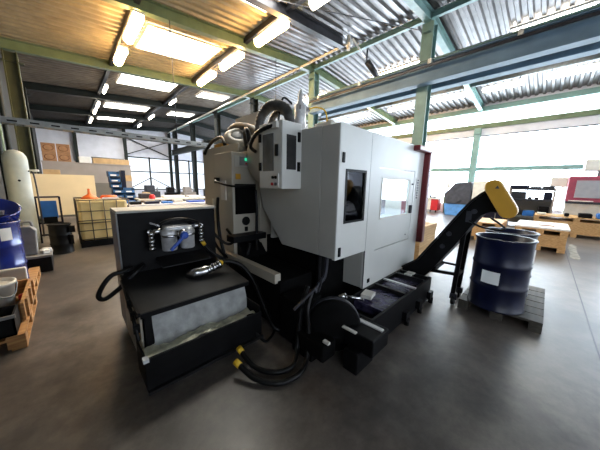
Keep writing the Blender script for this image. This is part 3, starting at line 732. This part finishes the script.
for x, z0 in ((.57, .90), (1.07, .92)):
    ft = P(MB().cyl((x, 2.74, z0 + .18), (x, 2.82, z0 + .18), .03), 'pipe_fitting', 'chrome', fu)
    mb = MB()
    for k in range(5): mb.cyl((x, 2.74, z0 + k * .038), (x, 2.74, z0 + .036 + k * .038), .026 if k % 2 else .034, n=8)
    P(mb, 'nipple', 'chrome', ft)
    P(MB().cyl((x, 2.74, z0 + .18), (x + (.09 if x < .8 else -.09), 2.72, z0 + .20), .028), 'elbow', 'chrome', ft)
P(MB().prism([(2.60, .735), (2.60, .745), (2.83, .80), (2.83, .78)], 'x', .62, 1.12), 'drip_shelf', 'blacksatin', fu)
pe = P(MB().tube([(.84, 2.48, .635), (.84, 2.45, .655), (.86, 2.41, .675), (.92, 2.39, .685), (.97, 2.385, .69)], .052, 16, 8), 'pipe_elbow', 'chrome', fu)
mb = MB()
for k in range(5): mb.cyl((.97 + k * .032, 2.385 + k * .006, .69 + k * .005), (1.0 + k * .032, 2.39 + k * .006, .695 + k * .005), .036 if k % 2 else .046, n=8)
P(mb, 'pipe_union', 'chrome', pe)

def hose(label, pts, r, ferr=None, rib=.0):
    t = thing('coolant_hose', label, 'hose', pts[0])
    MB().tube(pts, r, 12, 10, rib).build('hose_body', 'rubber', t)
    if ferr:
        a, b = Vector(pts[0]), Vector(pts[1]); d = (b - a).normalized()
        MB().cyl(a - d * .02, a + d * .035, r * 1.2).build('ferrule', 'yellow2', t, label='yellow hose ferrule')
    return t
hose('black hose with yellow ferrule leaving the bright elbow pipe on the lid', [(1.13, 2.425, .722), (1.24, 2.42, .72), (1.38, 2.36, .64), (1.46, 2.24, .46), (1.46, 2.0, .18), (1.47, 1.86, .06), (1.58, 1.78, .03)], .024, True)
hose('black hose with yellow ferrule leading down from the right canister fitting', [(1.09, 2.74, .90), (1.14, 2.73, .82), (1.24, 2.70, .72), (1.36, 2.64, .64), (1.45, 2.55, .60)], .018, True)
hose('thick black hose looping from the tray underside over the floor, outer one', [(.88, 1.63, .11), (.93, 1.47, .05), (1.0, 1.36, .03), (1.1, 1.28, .027), (1.26, 1.26, .027), (1.40, 1.32, .05), (1.48, 1.38, .22), (1.50, 1.42, .45), (1.6, 1.46, .6)], .023, True)
hose('thick black hose looping beside the outer one, nearer the machine', [(.97, 1.74, .13), (1.0, 1.58, .05), (1.08, 1.44, .026), (1.18, 1.37, .026), (1.29, 1.37, .03), (1.40, 1.45, .08), (1.45, 1.48, .25), (1.5, 1.50, .45), (1.62, 1.54, .6)], .022, True)
hose('thin black hose curving over the lit floor patch beside the tray', [(1.18, 1.86, .18), (1.28, 1.8, .03), (1.38, 1.82, .02), (1.5, 1.9, .04), (1.6, 2.0, .12)], .014)
hose('thick black hose loop sticking out on the left of the filter unit', [(.40, 2.80, .74), (.31, 2.75, .735), (.23, 2.75, .72), (.16, 2.75, .645), (.115, 2.75, .545), (.155, 2.75, .505), (.24, 2.74, .555), (.35, 2.73, .65), (.42, 2.74, .71), (.5, 2.80, .75)], .022)
hose('black hose resting across the machine rail beside the filter unit', [(1.29, 2.95, 1.0), (1.36, 2.9, .88), (1.46, 2.84, .80), (1.52, 2.8, .86), (1.5, 2.95, .98)], .018)

# ------------------------------------------------------------------ left side
tk = thing('pressure_tank', 'tall grey-green pressure tank at the left edge', 'tank', (-.74, 8.0, 0))
P(MB().lathe([(.02, .12), (.12, .13), (.175, .2), (.185, .28), (.185, 1.98), (.175, 2.06), (.13, 2.14), (.06, 2.18), (.01, 2.19)], (-.71, 8.0, 0), n=36), 'vessel', 'tank', tk)
for a in (.6, 2.7, 4.8):
    P(MB().cyl((-.71 + .14 * math.cos(a), 8 + .14 * math.sin(a), 0), (-.71 + .14 * math.cos(a), 8 + .14 * math.sin(a), .3), .025), 'leg', 'tank', tk)
P(MB().cyl((-.68, 7.83, 1.55), (-.68, 7.80, 1.55), .022), 'port', 'black', tk)
P(MB().tube([(-.54, 7.94, 1.75), (-.49, 7.9, 1.75), (-.46, 7.88, 1.6), (-.45, 7.88, .9), (-.46, 7.9, .3)], .015), 'drain_pipe', 'dark_steel', tk)
P(MB().cyl((-.52, 7.92, 1.76), (-.38, 7.88, 1.77), .025), 'valve', 'plate', tk)

tag(MB().box(-1.15, -1.09, 6.0, 7.6, 0, 2.0).build('white_sheet', 'creamboard', loc=(-1.1, 6.8, 0)), 'white board leaning at the left edge behind the tank', 'board')

# pallets
def pallet(name, x0, x1, y0, y1, z0, m, label, group, along='y'):
    t = thing(name, label, 'pallet', ((x0 + x1) / 2, (y0 + y1) / 2, z0), group)
    mb = MB()
    if along == 'y':
        nb = 5; w = (x1 - x0) / (nb + (nb - 1) * .3)
        for i in range(nb): mb.box(x0 + i * w * 1.3, x0 + i * w * 1.3 + w, y0, y1, z0 + .122, z0 + .144)
    else:
        nb = 5; w = (y1 - y0) / (nb + (nb - 1) * .3)
        for i in range(nb): mb.box(x0, x1, y0 + i * w * 1.3, y0 + i * w * 1.3 + w, z0 + .122, z0 + .144)
    mb.build('deck_boards', m, t)
    mb = MB()
    for i in range(3):
        if along == 'y':
            yy = y0 + (y1 - y0 - .1) * i / 2; mb.box(x0, x1, yy, yy + .1, z0 + .1, z0 + .122)
        else:
            xx = x0 + (x1 - x0 - .1) * i / 2; mb.box(xx, xx + .1, y0, y1, z0 + .1, z0 + .122)
    for i in range(3):
        for j in range(3):
            xx = x0 + (x1 - x0 - .12) * i / 2; yy = y0 + (y1 - y0 - .14) * j / 2
            mb.box(xx, xx + .12, yy, yy + .14, z0 + .02, z0 + .1)
    for i in range(3):
        if along == 'y': xx = x0 + (x1 - x0 - .1) * i / 2; mb.box(xx, xx + .1, y0, y1, z0, z0 + .02)
        else: yy = y0 + (y1 - y0 - .1) * i / 2; mb.box(x0, x1, yy, yy + .1, z0, z0 + .02)
    mb.build('blocks', m, t)
    return t
pallet('wooden_pallet', -1.18, -.42, 3.30, 4.5, 0, 'wood_o', 'orange-brown wooden pallet at the left edge under bucket and black crate', 'pallets along the left wall')
pallet('wooden_pallet', -1.18, -.45, 4.6, 5.8, 0, 'wood_o', 'orange-brown wooden pallet at the left edge under the blue drum', 'pallets along the left wall')
fr = thing('pallet_collar', 'orange-brown wooden pallet collar standing beside the white bucket', 'collar', (-.8, 4.6, .144))
P(MB().box(-.46, -.435, 3.62, 4.48, .146, .34), 'side_board', 'wood_o', fr)
P(MB().box(-1.15, -.46, 4.45, 4.48, .146, .34), 'end_board', 'wood_o', fr)
for y in (3.75, 4.1, 4.4): P(MB().box(-.435, -.415, y - .04, y + .04, .146, .34), 'corner_block', 'wood_o', fr)
bk = thing('bucket', 'white plastic bucket on the near left pallet', 'bucket', (-.66, 3.86, .145))
P(MB().lathe([(.13, .146), (.165, .50), (.18, .50), (.18, .53), (.165, .535), (.15, .5)], (-.66, 3.86, 0), n=28), 'bucket_body', 'whiteplastic', bk)
P(MB().tube([(-.66, 3.69, .5), (-.58, 3.67, .42), (-.5, 3.75, .40), (-.48, 3.86, .5)], .006), 'bail', 'galv', bk)
bc = thing('crate', 'black plastic crate at the front corner of the near left pallet', 'crate', (-.66, 3.42, .145))
P(MB().box(-.88, -.47, 3.31, 3.60, .146, .165).box(-.88, -.47, 3.31, 3.325, .146, .345).box(-.88, -.47, 3.585, 3.60, .146, .345).box(-.88, -.865, 3.31, 3.6, .146, .345).box(-.485, -.47, 3.31, 3.6, .146, .345), 'crate_shell', 'black', bc)
P(MB().box(-.89, -.46, 3.30, 3.315, .32, .35), 'rim', 'greyplastic', bc)
tag(MB().lathe([(.03, 0), (.035, .08), (.02, .11), (.012, .14)], (-.58, 3.45, .166), n=14).build('bottle', 'black', loc=(-.58, 3.45, .166)), 'small black bottle standing in the black crate', 'bottle')
tag(MB().box(-.82, -.64, 3.36, 3.54, .166, .37).build('carton', 'paperwhite', loc=(-.73, 3.45, .166), bev=.004), 'white carton sticking out of the black crate', 'box')
tag(MB().lathe([(.04, 0), (.04, .05), (.025, .07)], (-.51, 4.3, .146), n=14).build('can', 'red2', loc=(-.51, 4.3, .146)), 'small red can on the pallet beside the white bucket', 'can')
tag(MB().box(-.95, -.48, 4.62, 4.68, .148, .46).build('leaning_sheet', 'whiteplastic', loc=(-.7, 4.65, .148), bev=.015), 'pale plastic panel leaning against the blue drum', 'panel')
ld = drum('steel_drum', -.79, 5.05, .146, .29, .88, 'blue_drum', 'glossy blue steel drum with white label at the left edge', None, False)
curved_label(ld, (-.79, 5.05), .297, math.radians(296), math.radians(318), .80, .96)
ll_ = thing('blue_tub', 'blue open lid tub tilted on the drum at the left edge', 'lid', (-.76, 5.2, 1.03))
P(MB().lathe([(.02, .0), (.25, .0), (.29, .03), (.30, .14), (.31, .15), (.29, .155), (.27, .05), (.02, .03)], (-.80, 5.22, 1.07), (.12, -.42, 1), 36), 'tub_shell', 'blue_drum', ll_)
P(MB().box(-.95, -.75, 5.1, 5.3, 1.11, 1.16, rot=.4).box(-.8, -.65, 5.15, 5.3, 1.1, 1.15), 'rags', 'greyplastic', ll_)
gb = thing('waste_bin', 'grey plastic canister standing behind the blue drum', 'canister', (-.52, 6.15, .28))
P(MB().prism([(-.62, .30), (-.46, .30), (-.44, .72), (-.50, .80), (-.62, .80)], 'y', 6.05, 6.25), 'canister_body', 'greyplastic', gb, bev=.02)
P(MB().tube([(-.60, 6.15, .80), (-.58, 6.15, .86), (-.50, 6.15, .86), (-.48, 6.15, .78)], .018), 'canister_handle', 'greyplastic', gb)
tb = thing('tool_box', 'black low tray box on the floor under the grey canister', 'box', (-.5, 6.15, 0))
P(MB().box(-.78, -.30, 5.92, 6.4, 0, .28), 'tray_body', 'black', tb, bev=.01)
P(MB().box(-.79, -.29, 5.91, 6.41, .26, .295), 'rim', 'greyplastic', tb)
for i, (x, y, m, l) in enumerate(((-.38, 6.1, 'plate', 'pale fitting lying on the black tray box'), (-.36, 6.25, 'alu', 'small metal part lying on the black tray box'))):
    tag(MB().box(x - .05, x + .05, y - .06, y + .06, .296, .36, rot=.5).build('machine_part', m, loc=(x, y, .296), bev=.012), l, 'part')
bd = drum('plastic_drum', -.18, 7.3, .0, .185, .64, 'black', 'black drum standing left of the caged tote', None, False)
P(MB().box(-.03, .06, 7.14, 7.2, .46, .60).box(-.03, .02, 7.14, 7.2, .2, .4), 'drum_bracket', 'black', bd)
bf = thing('blue_trolley', 'blue framed trolley with a bright blue panel in front of the cream board', 'trolley', (-.36, 8.6, 0))
mb = MB()
for x in (-.56, -.14): mb.bar((x, 8.7, 0), (x, 8.7, 1.16), .04, .04)
for z in (1.15, .5, .2): mb.bar((-.56, 8.7, z), (-.14, 8.7, z), .04, .04)
P(mb, 'trolley_frame', 'navy', bf)
P(MB().box(-.50, -.20, 8.62, 8.67, .62, 1.06), 'blue_panel', 'blue', bf, bev=.01)
P(MB().box(-.46, -.22, 8.6, 8.62, .5, .66), 'dark_tray', 'black', bf)
tag(MB().box(-.37, -.16, 7.95, 8.2, 0, .42).build('carton', 'creamboard', loc=(-.26, 8.05, 0), bev=.005), 'pale carton on the floor behind the black drum', 'box')

# tote
ib = thing('liquid_tote', 'caged yellowish liquid tote with orange funnel on top', 'tote', (.65, 8.0, 0))
X0, X1, Y0, Y1 = .13, 1.13, 7.5, 8.7
P(MB().box(X0 + .03, X1 - .03, Y0 + .03, Y1 - .03, .15, 1.11), 'bottle', 'tote', ib, bev=.06)
mb = MB()
for z in (.19, .40, .58, .64, .86, 1.12):
    for a, b in (((X0, Y0), (X1, Y0)), ((X1, Y0), (X1, Y1)), ((X1, Y1), (X0, Y1)), ((X0, Y1), (X0, Y0))):
        mb.cyl((*a, z), (*b, z), .011, n=8)
for i in range(5):
    f = i / 4
    for p in ((X0 + (X1 - X0) * f, Y0), (X0 + (X1 - X0) * f, Y1), (X0, Y0 + (Y1 - Y0) * f), (X1, Y0 + (Y1 - Y0) * f)):
        mb.cyl((*p, .14), (*p, 1.13), .011, n=8)
for f in (.33, .66): mb.bar((X0, Y0 + (Y1 - Y0) * f, 1.13), (X1, Y0 + (Y1 - Y0) * f, 1.13), .05, .012)
P(mb, 'cage', 'wire', ib)
P(MB().box(X0, X1, Y0, Y1, .11, .145).box(X0, X1, Y0, Y0 + .12, 0, .11).box(X0, X1, Y1 - .12, Y1, 0, .11).box(X0, X1, 8.04, 8.16, 0, .11), 'pallet_base', 'black', ib)
tag(MB().lathe([(.17, 0), (.16, .02), (.12, .06), (.05, .10), (.03, .12), (.025, .24)], (.40, 7.75, 1.14), n=22).build('funnel', 'orange', loc=(.40, 7.75, 1.14)), 'bright orange funnel upside down on the tote', 'funnel')
tag(MB().lathe([(.17, 0), (.17, .05), (.14, .075), (.05, .08)], (.78, 7.85, 1.14), n=22).build('orange_lid', 'orange', loc=(.78, 7.85, 1.14)), 'flat orange lid beside the funnel on the tote', 'lid')
tag(MB().box(.62, .95, 7.55, 7.68, 1.14, 1.17).build('paper_pad', 'paperwhite', loc=(.78, 7.6, 1.14)), 'white pad lying on the front edge of the tote', 'pad')

# boards and partition
cb = thing('cream_board', 'large cream board standing behind the tote', 'board', (.05, 12.5, 0))
P(MB().box(-.82, .86, 12.48, 12.54, .28, 1.76), 'sheet', 'creamboard', cb)
P(MB().box(-.7, -.6, 12.54, 12.8, 0, .3).box(.6, .7, 12.54, 12.8, 0, .3).box(-.78, .82, 12.5, 12.56, .2, .3), 'stand', 'greyboard2', cb)
pr = thing('storage_booth', 'long grey partition booth with cartons stacked on its roof', 'booth', (1.2, 19, 0))
P(MB().box(-.72, 3.0, 18.0, 18.06, 0, 2.45), 'front_wall', 'greyboard', pr)
P(MB().box(2.94, 3.0, 18.06, 21, 0, 2.45), 'side_wall', 'greyboard', pr)
P(MB().box(-.74, 3.05, 17.97, 21, 2.45, 2.5), 'roof', 'greyboard', pr)
P(MB().box(1.2, 2.24, 17.94, 18.0, 0, 1.42), 'dark_panel', 'greyboard2', pr)
P(MB().box(2.3, 3.0, 17.95, 18.0, 1.55, 1.9), 'plywood_patch', 'cardlight', pr)
tag(MB().box(-.70, -.10, 17.2, 17.6, 0, 2.05).build('tall_carton', 'cardlight', loc=(-.4, 17.4, 0), bev=.01), 'tall light cardboard carton before the grey booth', 'box')
def carton(x0, z0, label):
    t = thing('carton', label, 'box', (x0 + .26, 18.7, z0), 'brown cartons on the booth')
    P(MB().box(x0, x0 + .52, 18.4, 19.0, z0, z0 + .46), 'carton_body', 'card', t, bev=.01)
    mb = MB(); mb.lathe([(.17, 0), (.20, 0), (.20, .006), (.17, .006)], (0, 0, 0), (0, -1, 0), 24, cap=False)
    for v in mb.bm.verts: v.co = Vector((v.co.x + x0 + .26, v.co.y + 18.4, v.co.z * .75 + z0 + .23))
    P(mb, 'oval_print', 'cardink', t)
carton(-.68, 2.5, 'brown carton with oval print, bottom left of the stack of four')
carton(-.12, 2.5, 'brown carton with oval print, bottom right of the stack of four')
carton(-.68, 2.97, 'brown carton with oval print, top left of the stack of four')
carton(-.12, 2.97, 'brown carton with oval print, top right of the stack of four')
tag(MB().box(.72, 1.2, 18.4, 18.9, 2.5, 2.86).build('white_carton', 'paperwhite', loc=(.95, 18.6, 2.5), bev=.02), 'white bundle on the booth beside the brown cartons', 'box')
tag(MB().box(1.3, 3.0, 18.3, 19, 2.5, 2.82).build('plank_stack', 'cardlight', loc=(2.1, 18.6, 2.5)), 'stack of pale planks on the right of the booth roof', 'planks')
for i, (z, l) in enumerate(((2.826, 'long grey tube lying on the planks, nearer one'), (2.826, 'long grey tube lying on the planks, farther one'))):
    tag(MB().cyl((1.25 + .2 * i, 18.5 + .2 * i, z + .03), (2.8, 18.6 + .2 * i, z + .03), .035).build('grey_tube', 'galv', loc=(1.6, 18.5, z)), l, 'tube', 'tubes on the booth')

# blue stacked bins
def bin_(x, y, z, m, label):
    t = thing('storage_bin', label, 'bin', (x, y, z), 'blue bins beside the booth')
    w = .42
    P(MB().box(x, x + w, y, y + .5, z, z + .02).box(x, x + w, y, y + .02, z, z + .14).box(x, x + .02, y, y + .5, z, z + .24).box(x + w - .02, x + w, y, y + .5, z, z + .24).box(x, x + w, y + .48, y + .5, z, z + .24), 'bin_shell', m, t)
    P(MB().box(x + .08, x + .3, y - .006, y, z + .04, z + .10), 'bin_tag', 'paperwhite', t)
    P(MB().box(x + .03, x + w - .03, y + .04, y + .46, z + .02, z + .13), 'bin_contents', 'dark_steel', t)
base = [(1.52, .0), (1.95, .0), (2.38, .0), (1.52, .25), (1.95, .25), (2.38, .25), (1.6, .5), (2.03, .5), (1.55, .75), (2.0, .75), (1.56, 1.0), (1.98, 1.0), (1.5, 1.25), (1.48, 1.5), (1.45, 1.75)]
ords = ['bottom row left', 'bottom row middle', 'bottom row right', 'second row left', 'second row middle', 'second row right', 'third row left', 'third row right', 'fourth row left', 'fourth row right', 'fifth row left', 'fifth row right', 'sixth row', 'seventh row', 'topmost']
for (x, z), w in zip(base, ords): bin_(x, 14.0, z, 'bluecrate' if (int(x * 100) + int(z * 4)) % 3 else 'blue', 'blue storage bin in the stack beside the grey booth, ' + w)
tag(MB().box(1.94, 2.10, 14.05, 14.5, 1.25, 2.05).build('cabinet_box', 'navy', loc=(2.02, 14.2, 1.25)), 'dark blue upright case beside the top blue bins', 'case')

# far tables behind the filter unit
def table(name, x0, x1, y0, y1, h, mtop, mleg, label):
    t = thing(name, label, 'table', ((x0 + x1) / 2, (y0 + y1) / 2, 0))
    P(MB().box(x0, x1, y0, y1, h - .05, h), 'tabletop', mtop, t)
    for x in (x0 + .06, x1 - .06):
        for y in (y0 + .06, y1 - .06): P(MB().box(x - .03, x + .03, y - .03, y + .03, 0, h - .05), 'leg', mleg, t)
    return t
table('work_table', 1.35, 4.1, 8.9, 9.7, .84, 'wall_light', 'dark_steel', 'long pale work table behind the filter unit')
table('work_table', 2.1, 5.2, 11.6, 12.5, .84, 'whiteplastic', 'dark_steel', 'second pale work table with the red bowl, farther back')
small = [(1.42, 9.1, .30, .22, .09, 'black', 'black tool case at the left end of the pale table'), (1.82, 9.1, .42, .25, .09, 'navy', 'dark blue tool roll on the pale table'),
         (2.32, 9.1, .34, .22, .07, 'blue', 'bright blue case on the pale table'), (3.2, 9.15, .6, .3, .06, 'bluehandle', 'flat blue sheet stack at the right of the pale table'),
         (2.75, 9.3, .3, .25, .1, 'whiteplastic', 'white carton between the blue cases on the pale table')]
for x, y, w, d, h, m, l in small:
    tag(MB().box(x, x + w, y, y + d, .84, .84 + h).build('tool_case', m, loc=(x + w / 2, y + d / 2, .84), bev=.015), l, 'case')
tag(MB().lathe([(.10, 0), (.12, .05), (.10, .15), (.04, .2)], (2.62, 11.75, .84), n=20).build('red_bowl', 'red2', loc=(2.62, 11.75, .84)), 'round red bowl on the farther pale table', 'bowl')
for x, y, w, h, m, l in ((2.2, 11.9, .4, .22, 'dark_steel', 'dark part left of the red bowl on the farther table'), (3.1, 11.9, .9, .12, 'paperwhite', 'white sheets right of the red bowl on the farther table'), (4.2, 12.0, .6, .1, 'wall_light', 'pale tray at the right of the farther table')):
    tag(MB().box(x, x + w, y, y + .35, .84, .84 + h).build('work_piece', m, loc=(x + w / 2, y + .17, .84), bev=.03), l, 'part')
for x, y, w, h, m, l in ((3.0, 15.2, .5, .95, 'cardlight', 'light wooden case beyond the blue bins'), (4.3, 21.5, 1.1, 1.25, 'dark_steel', 'dark machine by the back windows, leftmost'), (5.9, 21.6, .9, 1.1, 'black', 'dark machine by the back windows between the columns'), (7.0, 21.0, 1.0, 1.15, 'greyboard', 'grey cabinet by the back windows right of the middle column'), (8.6, 20.2, .8, 1.5, 'dark_steel', 'dark machine by the back windows right of the nearest column')):
    t = thing('far_machine', l, 'machine', (x + w / 2, y + .4, 0))
    P(MB().box(x, x + w, y, y + .8, 0, h * .62), 'machine_base', m, t, bev=.03)
    P(MB().box(x + w * .12, x + w * .7, y + .1, y + .7, h * .62, h), 'machine_head', m, t, bev=.04)
    P(MB().cyl((x + w * .85, y + .2, h * .62), (x + w * .85, y + .2, h * .9), .06), 'control_post', 'greyplastic', t)

# ------------------------------------------------------------------ right side
def stack_pallet(x0, x1, y0, y1, z0, z1, label, group):
    """a wooden pallet box: pallet feet, boarded body and a pallet deck"""
    t = thing('pallet_box', label, 'pallet box', ((x0 + x1) / 2, (y0 + y1) / 2, z0), group)
    mb = MB()
    for i in range(3):
        yy = y0 + (y1 - y0 - .14) * i / 2; mb.box(x0, x1, yy, yy + .14, z0, z0 + .11)
    P(mb, 'feet', 'wood', t)
    P(MB().box(x0, x1, y0, y1, z0 + .11, z0 + .135).box(x0 + .01, x1 - .01, y0 + .01, y1 - .01, z0 + .135, z1 - .14), 'boarded_body', 'wood', t)
    mb = MB()
    for i in range(3):
        yy = y0 + (y1 - y0 - .14) * i / 2; mb.box(x0, x1, yy, yy + .14, z1 - .14, z1 - .03)
    mb.box(x0, x1, y0, y1, z1 - .03, z1)
    P(mb, 'deck', 'wood', t)
    return t
stack_pallet(8.75, 10.3, -.45, .55, 0, .56, 'pale wooden pallet box with white sheet top behind the drums', 'pallet boxes at the right')
tag(MB().box(8.78, 10.3, -.47, .56, .561, .60).build('white_sheet', 'paperwhite', loc=(9.5, 0, .56)), 'white sheet lying on the pallet box behind the drums', 'sheet')
tag(MB().box(9.2, 9.32, -.2, .1, .601, .615).build('paper', 'card', loc=(9.26, -.05, .6)), 'small reddish card on the white sheet', 'card')
stack_pallet(12.0, 13.2, -1.75, .3, 0, .66, 'long pale wooden pallet box at the right edge below the maroon machine', 'pallet boxes at the right')
stack_pallet(8.9, 10.3, .85, 1.9, 0, .56, 'pale wooden pallet box half hidden behind the yellow cover', 'pallet boxes at the right')
pallet('wooden_pallet', 5.2, 6.2, 1.75, 2.7, 0, 'wood', 'pale wooden pallet lowest in the stack behind the red machine edge', 'pallets behind the machine')
stack_pallet(5.2, 6.2, 1.75, 2.7, .145, .75, 'pale wooden crate on the pallet behind the red machine edge', None)
# items on the right pallet box
for x, y, dx, dy, h, m, l in ((12.1, -1.6, .5, .45, .16, 'blue', 'blue bag on the long pallet box at the right edge'), (12.1, -1.05, .4, .3, .14, 'black', 'black case on the long pallet box'), (12.2, -.55, .12, .12, .12, 'black', 'small dark can on the long pallet box'),
                          (12.3, .0, .4, .25, .06, 'whiteplastic', 'white tray at the left end of the long pallet box')):
    tag(MB().box(x, x + dx, y, y + dy, .661, .66 + h).build('loose_case', m, loc=(x + dx / 2, y + dy / 2, .66), bev=.03), l, 'case')
# workbench with shelves
wb = thing('shelf_bench', 'dark shelf bench loaded with tools before the windows', 'shelf', (14.0, .45, 0))
for y in (-.12, 1.2):
    for x in (13.5, 14.1): P(MB().box(x - .03, x + .03, y - .03, y + .03, 0, 1.62), 'post', 'greyboard', wb)
for z in (.42, 1.12, 1.55): P(MB().box(13.48, 14.12, -.14, 1.24, z - .04, z + .04), 'shelf_board', 'dark_steel' if z > 1 else 'galv', wb)
P(MB().box(14.06, 14.1, -.1, 1.2, .1, 1.08), 'back_sheet', 'greyboard2', wb)
sh = [(13.52, .62, 1.591, .60, .11, 'navy', 'dark blue bar stock at the left of the top shelf'), (13.52, .28, 1.591, .32, .07, 'dark_steel', 'dark bar stock in the middle of the top shelf'), (13.52, -.1, 1.591, .34, .10, 'dark_steel', 'dark bundle at the right of the top shelf'),
      (13.55, .68, 1.161, .46, .28, 'dark_steel', 'dark machine vice on the middle shelf, left'), (13.55, .5, 1.161, .12, .08, 'black', 'small black part on the middle shelf, left of centre'), (13.55, .3, 1.161, .12, .08, 'black', 'small black part on the middle shelf, right of centre'), (13.55, -.08, 1.161, .25, .28, 'navy', 'navy box on the middle shelf at the right'),
      (13.55, .8, .461, .35, .3, 'black', 'black box on the low shelf, left'), (13.55, .35, .461, .35, .22, 'blue', 'blue box on the low shelf, centre'), (13.55, -.05, .461, .3, .42, 'black', 'black box on the low shelf, right')]
for x, y, z, w, h, m, l in sh:
    tag(MB().box(x, x + .35, y, y + w, z, z + h).build('shelf_item', m, loc=(x + .17, y + w / 2, z), bev=.025), l, 'part')
dc = thing('dark_cabinet', 'dark navy cabinet behind the yellow cover', 'cabinet', (12.3, 1.4, 0))
P(MB().box(11.9, 12.6, 1.0, 1.75, .08, 1.08), 'cabinet_body', 'navy', dc, bev=.02)
P(MB().box(11.95, 12.55, 1.05, 1.7, 0, .08), 'plinth', 'black', dc)
P(MB().box(11.88, 11.9, 1.36, 1.39, .4, .6), 'cabinet_handle', 'galv', dc)
# maroon machine at the right edge
mm = thing('maroon_machine', 'maroon cabinet machine with a grey window at the right edge', 'machine', (13.9, -1.0, 0))
P(MB().box(13.45, 14.6, -1.9, -.42, 1.12, 2.05), 'upper_hood', 'maroon', mm, bev=.03)
P(MB().box(13.43, 13.45, -1.75, -.62, 1.28, 1.9), 'hood_window', 'dullscreen', mm)
P(MB().box(13.5, 14.6, -1.9, -.44, 0, 1.12), 'lower_body', 'whiteplastic', mm)
P(MB().box(13.40, 13.5, -1.9, -.42, 1.06, 1.14), 'sill', 'dark_steel', mm)
P(MB().box(13.4, 13.46, -1.1, -.5, 1.15, 1.18), 'rail', 'plate', mm)
P(MB().box(13.9, 14.1, -1.3, -1.1, 2.05, 2.25), 'duct_neck', 'greyplastic', mm)
P(MB().box(13.6, 14.5, -2.2, -.75, 2.25, 2.65), 'extractor_box', 'plate', mm, bev=.02)
P(MB().box(14.5, 14.7, -.42, .05, 1.65, 2.05), 'control_cabinet', 'plate', mm)
# covered lathe, blue tub and green bin by window
gl = thing('covered_machine', 'machine under a dark grey cover on a blue base by the windows', 'machine', (15.6, 3.4, 0))
P(MB().prism([(2.9, .65), (4.05, .65), (4.2, 1.2), (3.95, 1.45), (3.7, 1.8), (2.95, 1.86)], 'x', 15.4, 16.4), 'cover', 'tarp', gl, bev=.05)
P(MB().prism([(2.9, .65), (4.15, .65), (4.05, .0), (2.9, .0)], 'x', 15.45, 16.4), 'blue_base', 'lightblue', gl, bev=.03)
P(MB().box(15.4, 16.4, 2.15, 2.86, 0, 1.9), 'pale_cabinet', 'plate', gl, bev=.02)
P(MB().cyl((15.36, 3.5, .75), (15.36, 3.3, .9), .03), 'lever', 'dark_steel', gl)
P(MB().box(15.38, 15.4, 3.88, 4.02, 1.5, 1.75), 'paper_tag', 'paperwhite', gl)
tag(MB().lathe([(.22, 0), (.30, .8), (.32, .95), (.2, 1.05)], (16.92, 4.3, 0), n=20).build('green_bin', 'green', loc=(16.92, 4.3, 0)), 'green bin standing left of the covered machine', 'bin')
rt = thing('red_trolley', 'white and red tool trolley far off beyond the red machine edge', 'trolley', (16.4, 5.1, 0))
P(MB().box(16.1, 16.8, 4.62, 5.5, .82, .88), 'trolley_top', 'plate', rt)
P(MB().box(16.15, 16.75, 5.05, 5.45, .15, .82), 'white_drawers', 'plate', rt)
P(MB().box(16.15, 16.75, 4.66, 5.05, .15, .82), 'red_drawers', 'red2', rt)
for y in (4.75, 5.05, 5.38): P(MB().lathe([(.02, -.02), (.07, -.02), (.075, 0), (.07, .02), (.02, .02)], (16.2, y, .075), (0, 1, 0), 14), 'wheel', 'black', rt)
P(MB().box(16.2, 16.5, 4.65, 5.43, .12, .16), 'chassis', 'dark_steel', rt)
tag(MB().box(16.3, 16.5, 4.85, 5.25, .881, .96).lathe([(.06, 0), (.05, .12)], (16.4, 5.2, .95), n=12).build('tool', 'black', loc=(16.4, 5.05, .88), bev=.02), 'black tool lying on the red trolley', 'tool')
tag(MB().prism([(8.2, -.66), (8.5, -.70), (9.4, -.68), (10.2, -.72), (10.4, -.60), (9.6, -.53), (8.9, -.55), (8.4, -.52)], 'z', 0, .004).build('floor_patch', 'worn', loc=(9.2, -.6, 0)), 'pale worn patch on the grey floor before the pallet box', 'floor patch')

# ------------------------------------------------------------------ world, camera, view
w = bpy.data.worlds.new('overcast'); SC.world = w; w.use_nodes = True
bg = w.node_tree.nodes['Background']; bg.inputs['Color'].default_value = (.8, .88, 1, 1); bg.inputs['Strength'].default_value = .5

cam = bpy.data.cameras.new('camera'); co = bpy.data.objects.new('camera', cam); COL.objects.link(co)
pit, rol, yaw = math.radians(9.8), math.radians(-1.1), math.radians(44.2)
rt = Vector((math.cos(yaw), -math.sin(yaw), 0)); fh = Vector((math.sin(yaw), math.cos(yaw), 0))
fw = fh * math.cos(pit) + Vector((0, 0, -math.sin(pit))); dn = fh * -math.sin(pit) + Vector((0, 0, -math.cos(pit)))
rt2 = rt * math.cos(rol) + dn * math.sin(rol); dn2 = dn * math.cos(rol) - rt * math.sin(rol)
Rm = Matrix((rt2, -dn2, -fw)).transposed().to_4x4()
co.matrix_world = Matrix.Translation((0, 0, 1.6)) @ Rm
cam.sensor_width = 36; cam.lens = 240 / 600 * 36; cam.clip_start = .05; cam.clip_end = 200
SC.camera = co
vs = SC.view_settings
vs.view_transform = 'Standard'; vs.look = 'None'; vs.gamma = 1; vs.use_curve_mapping = False
vs.exposure = 2.3
